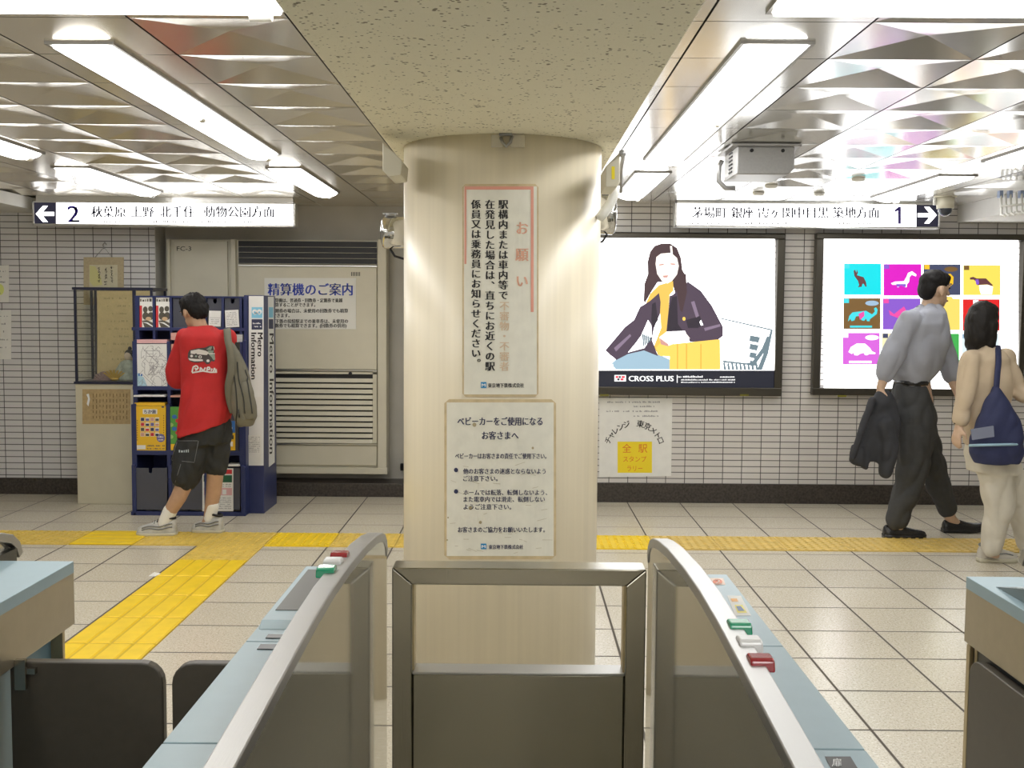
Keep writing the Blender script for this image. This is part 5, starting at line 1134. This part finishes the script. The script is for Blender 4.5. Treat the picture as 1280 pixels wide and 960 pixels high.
# backpack
mat('bag_olive', (.165,.155,.115), .75, noise=.08, bscale=12, bump=.2); mat('bag_dark', (.03,.03,.028), .6)
c = j(303, 535, -.04); bp = thing('backpack', 'grey olive backpack hanging from the shoulder of the person in red', 'backpack', c)
b = MB(); k = J(6.93)
b.loft([(k(284,428), k(291,428), .022), (k(285,440), k(301,442), .05), (k(286,460), k(309,462), .08), (k(288,485), k(315,486), .095), (k(290,508), k(320,508), .10), (k(294,524), k(320.5,522), .095), (k(299,533), k(316,532), .07)])
bag = blob('bag_body', b, M['bag_olive'], bp, .009, 4, .008, .09)
def smooth_path(pts, n=6):
    out = []; P_ = [pts[0]]+list(pts)+[pts[-1]]
    for i in range(1, len(P_)-2):
        for k_ in range(n):
            t_ = k_/n; a_, b_, c_, d_ = P_[i-1:i+3]
            out.append(.5*((2*b_)+(c_-a_)*t_+(2*a_-5*b_+4*c_-d_)*t_*t_+(3*b_-a_-3*c_+d_)*t_**3))
    return out+[pts[-1]]
def ribbon(mb, pts, w, th, side, m=0):
    vs = []; n = len(pts)
    for i, p in enumerate(pts):
        d = (pts[min(i+1, n-1)]-pts[max(i-1, 0)]).normalized(); s_ = Vector(side); r = (s_-d*s_.dot(d)).normalized(); u = d.cross(r)
        vs += [p+r*w/2+u*th/2, p-r*w/2+u*th/2, p-r*w/2-u*th/2, p+r*w/2-u*th/2]
    fs = [tuple(i*4+q for q in (k_, (k_+1) % 4))+tuple((i+1)*4+q for q in ((k_+1) % 4, k_)) for i in range(n-1) for k_ in range(4)]
    return mb.add(vs, fs+[(3,2,1,0), tuple((n-1)*4+k_ for k_ in range(4))], m, True)
def onto(tree, origin, p):
    q = tree.ray_cast(Vector((p.x, p.y-1.0, p.z))-origin, Vector((0, 1, 0)))[0]
    return Vector((p.x, q.y+origin.y-.002, p.z)) if q else None
b = MB(); b.loft([(k(300,476,-.055), k(312,476,-.045), .03), (k(300,490,-.065), k(317,490,-.05), .045), (k(302,512,-.068), k(320,512,-.05), .05), (k(305,525,-.06), k(319,524,-.045), .04)]); blob('front_pocket', b, M['bag_olive'], bp, .008, 4, .005, .07)
b = MB(); dg = bpy.context.evaluated_depsgraph_get(); dg.update(); _t = MB()
for o_ in bp.children:
    _t.add([v.co+wloc(bp) for v in o_.data.vertices], [list(p_.vertices) for p_ in o_.data.polygons])
zt_ = BVHTree.FromPolygons([v-wloc(bp) for v in _t.v], _t.f)
for pts in ([(290,446),(296,466),(300,490),(301,510),(298,528)], [(300,452),(303,475),(309,495),(311,515)], [(308,462),(315,484),(319,505),(320,515)]):
    q = [onto(zt_, wloc(bp), v) for v in smooth_path([k(x, y, 0) for x, y in pts])]; q = [v for v in q if v]
    if len(q) > 2: b.tube(q, .0045, 6)
part('zipper', b, M['bag_dark'], bp)
b = MB(); pts = [j(283.5,413,.06), j(284,412,-.06), j(285,425,-.13), j(288,440,-.155), j(289,462,-.16), j(285.5,482,-.15), j(287,500,-.12), j(292,516,-.10)]
ribbon(b, smooth_path(pts), .045, .010, (1, 0, .2)); part('shoulder_strap', b, M['bag_olive'], bp)
b = MB(); b.bar(k(297,428,.03), k(297,452,.0), .03, .01, (0,1,0)); b.tube([k(298,512,-.105), k(299,522,-.11)], .006, 6); part('buckle', b, M['bag_dark'], bp)
# ------------------------------------------------------------------ businessman
mat('shirt_grey', (.33,.345,.40), .8, noise=.04, bscale=12, bump=.1); mat('trouser_grey', (.052,.054,.058), .8, noise=.08, bscale=25, bump=.1); mat('suit_dark', (.034,.036,.044), .8, noise=.08, bscale=25)
j = J(7.15); base = at_z(1128, 668, 0)
man = thing('person', 'person in a grey shirt and dark trousers walking right with a jacket', 'person', (base.x, 7.15, 0), 'people in the hall')
b = MB(); hc = j(1168.5, 361, .0); R = head(b, hc, (.94, .30, -.02), (0,0,1), 1.05)
b.chain([hc+Vector((-.015,.0,-.05)), j(1162, 384, 0)], [.055, .06])
b.loft([(j(1146,388), j(1176,388), .09), (j(1132,400), j(1180,400), .15), (j(1124,430), j(1176,430), .14), (j(1120,470), j(1160,470), .12), (j(1120,500), j(1164,500), .13), (j(1122,535), j(1166,535), .13)])
b.chain([j(1138,403,-.12), j(1112,452,-.15), j(1101,484,-.15)], [.046, .045, .029]); hand(b, j(1101,484,-.15), (-.12,-.02,-1), (.9,.3,0), 1, 1.0, 1.1)
b.chain([j(1170,404,.13), j(1184,452,.17), j(1192,482,.12)], [.046, .044, .029]); hand(b, j(1192,482,.12), (.35,-.1,-.9), (-.9,0,-.3), -1, 1.0, .6)
A1, A2 = j(1118,656,-.06), j(1188,648,.14)
b.chain([j(1142,530,-.06), j(1139,600,-.06), A1], [.098, .06, .038]); b.chain([j(1150,530,.08), j(1168,590,.12), A2], [.098, .06, .038]); b.cap(A1, .036, A1+Vector((.06,0,-.05)), .03); b.cap(A2, .036, A2+Vector((.05,0,-.04)), .03)
blob('body', b, M['skin_pale'], man, .0075, 5); face_marks(man, hc, R, 1.05, M['hair_black'])
b = MB(); up = R@Vector((0,0,1)); fr = R@Vector((0,1,0))
b.ell(hc+up*.045-fr*.008, (.085,.106,.085), R); b.ell(hc+up*.0-fr*.062, (.074,.052,.082), R); b.ell(hc+up*.07+fr*.04, (.07,.062,.045), R); blob('hair', b, M['hair_black'], man, .008, 5, .004, .03)
b = MB(); b.loft([(j(1155,379), j(1173,379), .062), (j(1148,384), j(1177,384), .085), (j(1135,392), j(1181,391), .15), (j(1124,405), j(1183,404), .185), (j(1116,430), j(1184,428), .185), (j(1110,455), j(1178,455), .17), (j(1112,468), j(1168,468), .155), (j(1119,477), j(1160,477), .135), (j(1121,482), j(1158,482), .128)])
b.chain([j(1136,401,-.12), j(1115,446,-.15), j(1106,468,-.15)], [.076, .075, .062]); b.chain([j(1171,402,.14), j(1182,446,.16), j(1188,470,.14)], [.08, .07, .06])
blob('shirt', b, M['shirt_grey'], man, .010, 4, .018, .12)
b = MB(); b.loft([(j(1119,475), j(1159,475), .134), (j(1119,480.5), j(1159,480.5), .134)]); part('belt', b, M['shoe_black'], man)
b = MB(); b.loft([(j(1119,479), j(1159,479), .130), (j(1117,500), j(1164,500), .15), (j(1116,525), j(1168,525), .16), (j(1118,545), j(1168,545), .155)])
b.chain([j(1143,540,-.055), j(1142,575,-.06), j(1138,602,-.06), j(1126,632,-.06), j(1120,650,-.06)], [.125, .112, .096, .086, .074]); b.chain([j(1150,540,.06), j(1160,570,.10), j(1168,592,.12), j(1177,617,.13), j(1184,634,.14)], [.118, .10, .09, .080, .068])
blob('trousers', b, M['trouser_grey'], man, .010, 3, .018, .10)
h = at_z(1102, 671, 0); shoe(man, (h.x, 7.09, 0), (1, .0), .285, .10, M['shoe_black'], M['shoe_black'], .075)
h = at_z(1180, 661, 0); shoe(man, (j(1178,655,.14).x, 7.29, 0), (1, .0), .285, .10, M['shoe_black'], M['shoe_black'], .075, lift=.10)
jk = J(7.0); c = jk(1090, 560); t = thing('jacket', 'dark suit jacket carried low by the person in the grey shirt', 'jacket', c)
b = MB()
b.loft([(jk(1096,487), jk(1114,489), .035), (jk(1088,502), jk(1122,506), .07), (jk(1080,525), jk(1126,530), .075), (jk(1071,550), jk(1120,556), .07), (jk(1062,573), jk(1112,580), .05)])
b.loft([(jk(1066,556,-.03), jk(1092,562,-.03), .035), (jk(1061,576,-.04), jk(1084,588,-.04), .03)]); b.chain([jk(1108,530,-.06), jk(1112,560,-.07), jk(1107,590,-.06)], [.06, .055, .04])
blob('cloth', b, M['suit_dark'], t, .010, 3, .020, .10)
b = MB(); b.chain([jk(1090,500,-.06), jk(1076,540,-.08), jk(1066,572,-.07)], [.022, .025, .02]); blob('lapel', b, M['suit_dark'], t, .008, 3, .006, .08)
# ------------------------------------------------------------------ woman
mat('cardigan', (.56,.45,.32), .85, noise=.05, bscale=12, bump=.15); mat('cream_cotton', (.64,.60,.51), .85, noise=.05, bscale=12, bump=.1); mat('bag_navy', (.022,.028,.085), .75, noise=.1, bscale=20); mat('band_blue', (.30,.46,.56), .6)
j = J(6.36); base = at_z(1245, 701, 0)
wom = thing('person', 'person with long black hair in a beige cardigan carrying a navy bag', 'person', (base.x, 6.36, 0), 'people in the hall')
b = MB(); hc = j(1229, 402, 0); R = head(b, hc, (.80, .58, -.08), (0,0,1), .96, False)
b.chain([hc+Vector((-.01,.0,-.05)), j(1229, 434, 0)], [.047, .055])
b.loft([(j(1218,438), j(1250,438), .08), (j(1210,450), j(1260,450), .105), (j(1207,480), j(1260,480), .11), (j(1212,520), j(1256,520), .09), (j(1214,550), j(1260,550), .10), (j(1217,580), j(1262,580), .10)])
b.chain([j(1214,450,-.08), j(1205,500,-.10), j(1199,532,-.10)], [.045, .036, .024]); hand(b, j(1199,532,-.10), (-.22,-.05,-1), (.8,.4,0), 1, .92, .55)
b.chain([j(1258,450,.06), j(1272,492,.02), j(1287,500,-.10)], [.045, .036, .025]); hand(b, j(1287,500,-.10), (.75,-.6,.1), (-.2,-.6,-.6), 1, .92, 1.0)
A1, A2 = j(1238,690,0), j(1287,688,.14)
b.chain([j(1243,575,-.02), j(1248,632,-.02), A1], [.09, .055, .034]); b.chain([j(1250,580,.05), j(1275,632,.12), A2], [.070, .052, .034]); b.cap(A1, .031, A1+Vector((.035,0,-.02)), .022); b.cap(A2, .031, A2+Vector((.035,0,-.02)), .022)
blob('body', b, M['skin_pale'], wom, .0075, 5); face_marks(wom, hc, R, .96, M['hair_dark'])
b = MB(); up = R@Vector((0,0,1)); fr = R@Vector((0,1,0))
b.ell(hc+up*.030-fr*.010, (.085,.100,.095), R); b.chain([hc-fr*.045+up*.0, hc-fr*.050-up*.09, j(1218,428,-.03), j(1213,440,-.05)], [.082, .075, .055, .022]); b.chain([hc-fr*.02-(R@Vector((-.06,0,0)))-up*.02, hc-(R@Vector((-.06,0,0)))-up*.13], [.045, .03]); b.chain([hc-fr*.02-(R@Vector((.06,0,0)))-up*.02, hc-(R@Vector((.06,0,0)))-up*.13], [.045, .03]); b.ell(hc+up*.07+fr*.03, (.07,.06,.045), R)
blob('hair', b, M['hair_dark'], wom, .008, 4, .004, .03)
b = MB(); b.loft([(j(1221,431), j(1243,431), .062), (j(1214,438), j(1252,438), .09), (j(1207,449), j(1261,448), .125), (j(1204,475), j(1262,475), .13), (j(1205,505), j(1260,505), .125), (j(1205,535), j(1264,535), .13), (j(1206,557), j(1268,557), .138)])
b.chain([j(1214,449,-.07), j(1206,496,-.10), j(1201,524,-.10)], [.062, .052, .044]); b.chain([j(1257,449,.06), j(1271,488,.02), j(1282,497,-.06)], [.06, .052, .043])
blob('cardigan', b, M['cardigan'], wom, .010, 4, .015, .11)
b = MB(); b.loft([(j(1209,548), j(1265,548), .125), (j(1209,570), j(1270,570), .145), (j(1212,590), j(1272,590), .150)])
b.chain([j(1243,580,-.03), j(1250,632,-.02), j(1244,656,-.01), j(1240,684,0)], [.112, .086, .078, .064]); b.chain([j(1253,580,.06), j(1275,632,.12), j(1281,656,.13), j(1285,678,.14)], [.105, .082, .076, .066])
blob('trousers', b, M['cream_cotton'], wom, .010, 3, .016, .09)
h = at_z(1222, 702, 0); shoe(wom, (h.x, h.y, 0), (1, .05), .24, .09, mat('shoe_beige', (.56,.53,.47), .6), M['sole_cream'], .095, M['seam_grey'], stripe=True)
h = j(1276, 690, .14); shoe(wom, (h.x, h.y, 0), (1, .05), .24, .09, M['shoe_beige'], M['sole_cream'], .095, M['seam_grey'], stripe=True)
b = MB(); p = j(1199.5,529,-.10); b.tube([p+Vector((-.03,0,.0)), p+Vector((0,-.03,.002)), p+Vector((.03,0,.0)), p+Vector((0,.03,-.002)), p+Vector((-.03,0,0))], .005, 6); part('watch', b, M['ink'], wom)
k = J(6.16); c = k(1246, 578); t = thing('shoulder_bag', 'navy blue shoulder bag hanging at the side of the person in beige', 'bag', c)
b = MB(); b.loft([(k(1242,482), k(1248,482), .02), (k(1233,500), k(1261,500), .05), (k(1222,525), k(1273,525), .075), (k(1214,548), k(1278,548), .085), (k(1212,566), k(1279,566), .08), (k(1219,579), k(1273,580), .06)], pw=2.6); blob('bag_body', b, M['bag_navy'], t, .009, 5, .010, .10)
b = MB(); b.tube([k(1212,557,-.03), k(1222,556.5,-.082), k(1246,556,-.092), k(1270,555.5,-.082), k(1279,555,-.03)], .008, 8); part('stripe', b, M['band_blue'], t, label='light blue stripe')
b = MB(); P = lambda px, py, l=0: at(px, py, 6.066-.001*l); b.prism([P(1214,537), P(1242,532.5), P(1243,546), P(1216,550)], (0,.012,0)); part('label_patch', b, mat('patch', (.20,.22,.30), .6), t)
b = MB(); pts = [k(1245,490,0), k(1247,465,.015), j(1248,454,-.150), j(1248,444,-.128), j(1247.5,436,-.07), j(1247,432.5,.0), j(1248,438,.10), j(1249,455,.155)]
ribbon(b, smooth_path(pts), .032, .008, (1, 0, 0))
part('strap', b, M['bag_navy'], t)
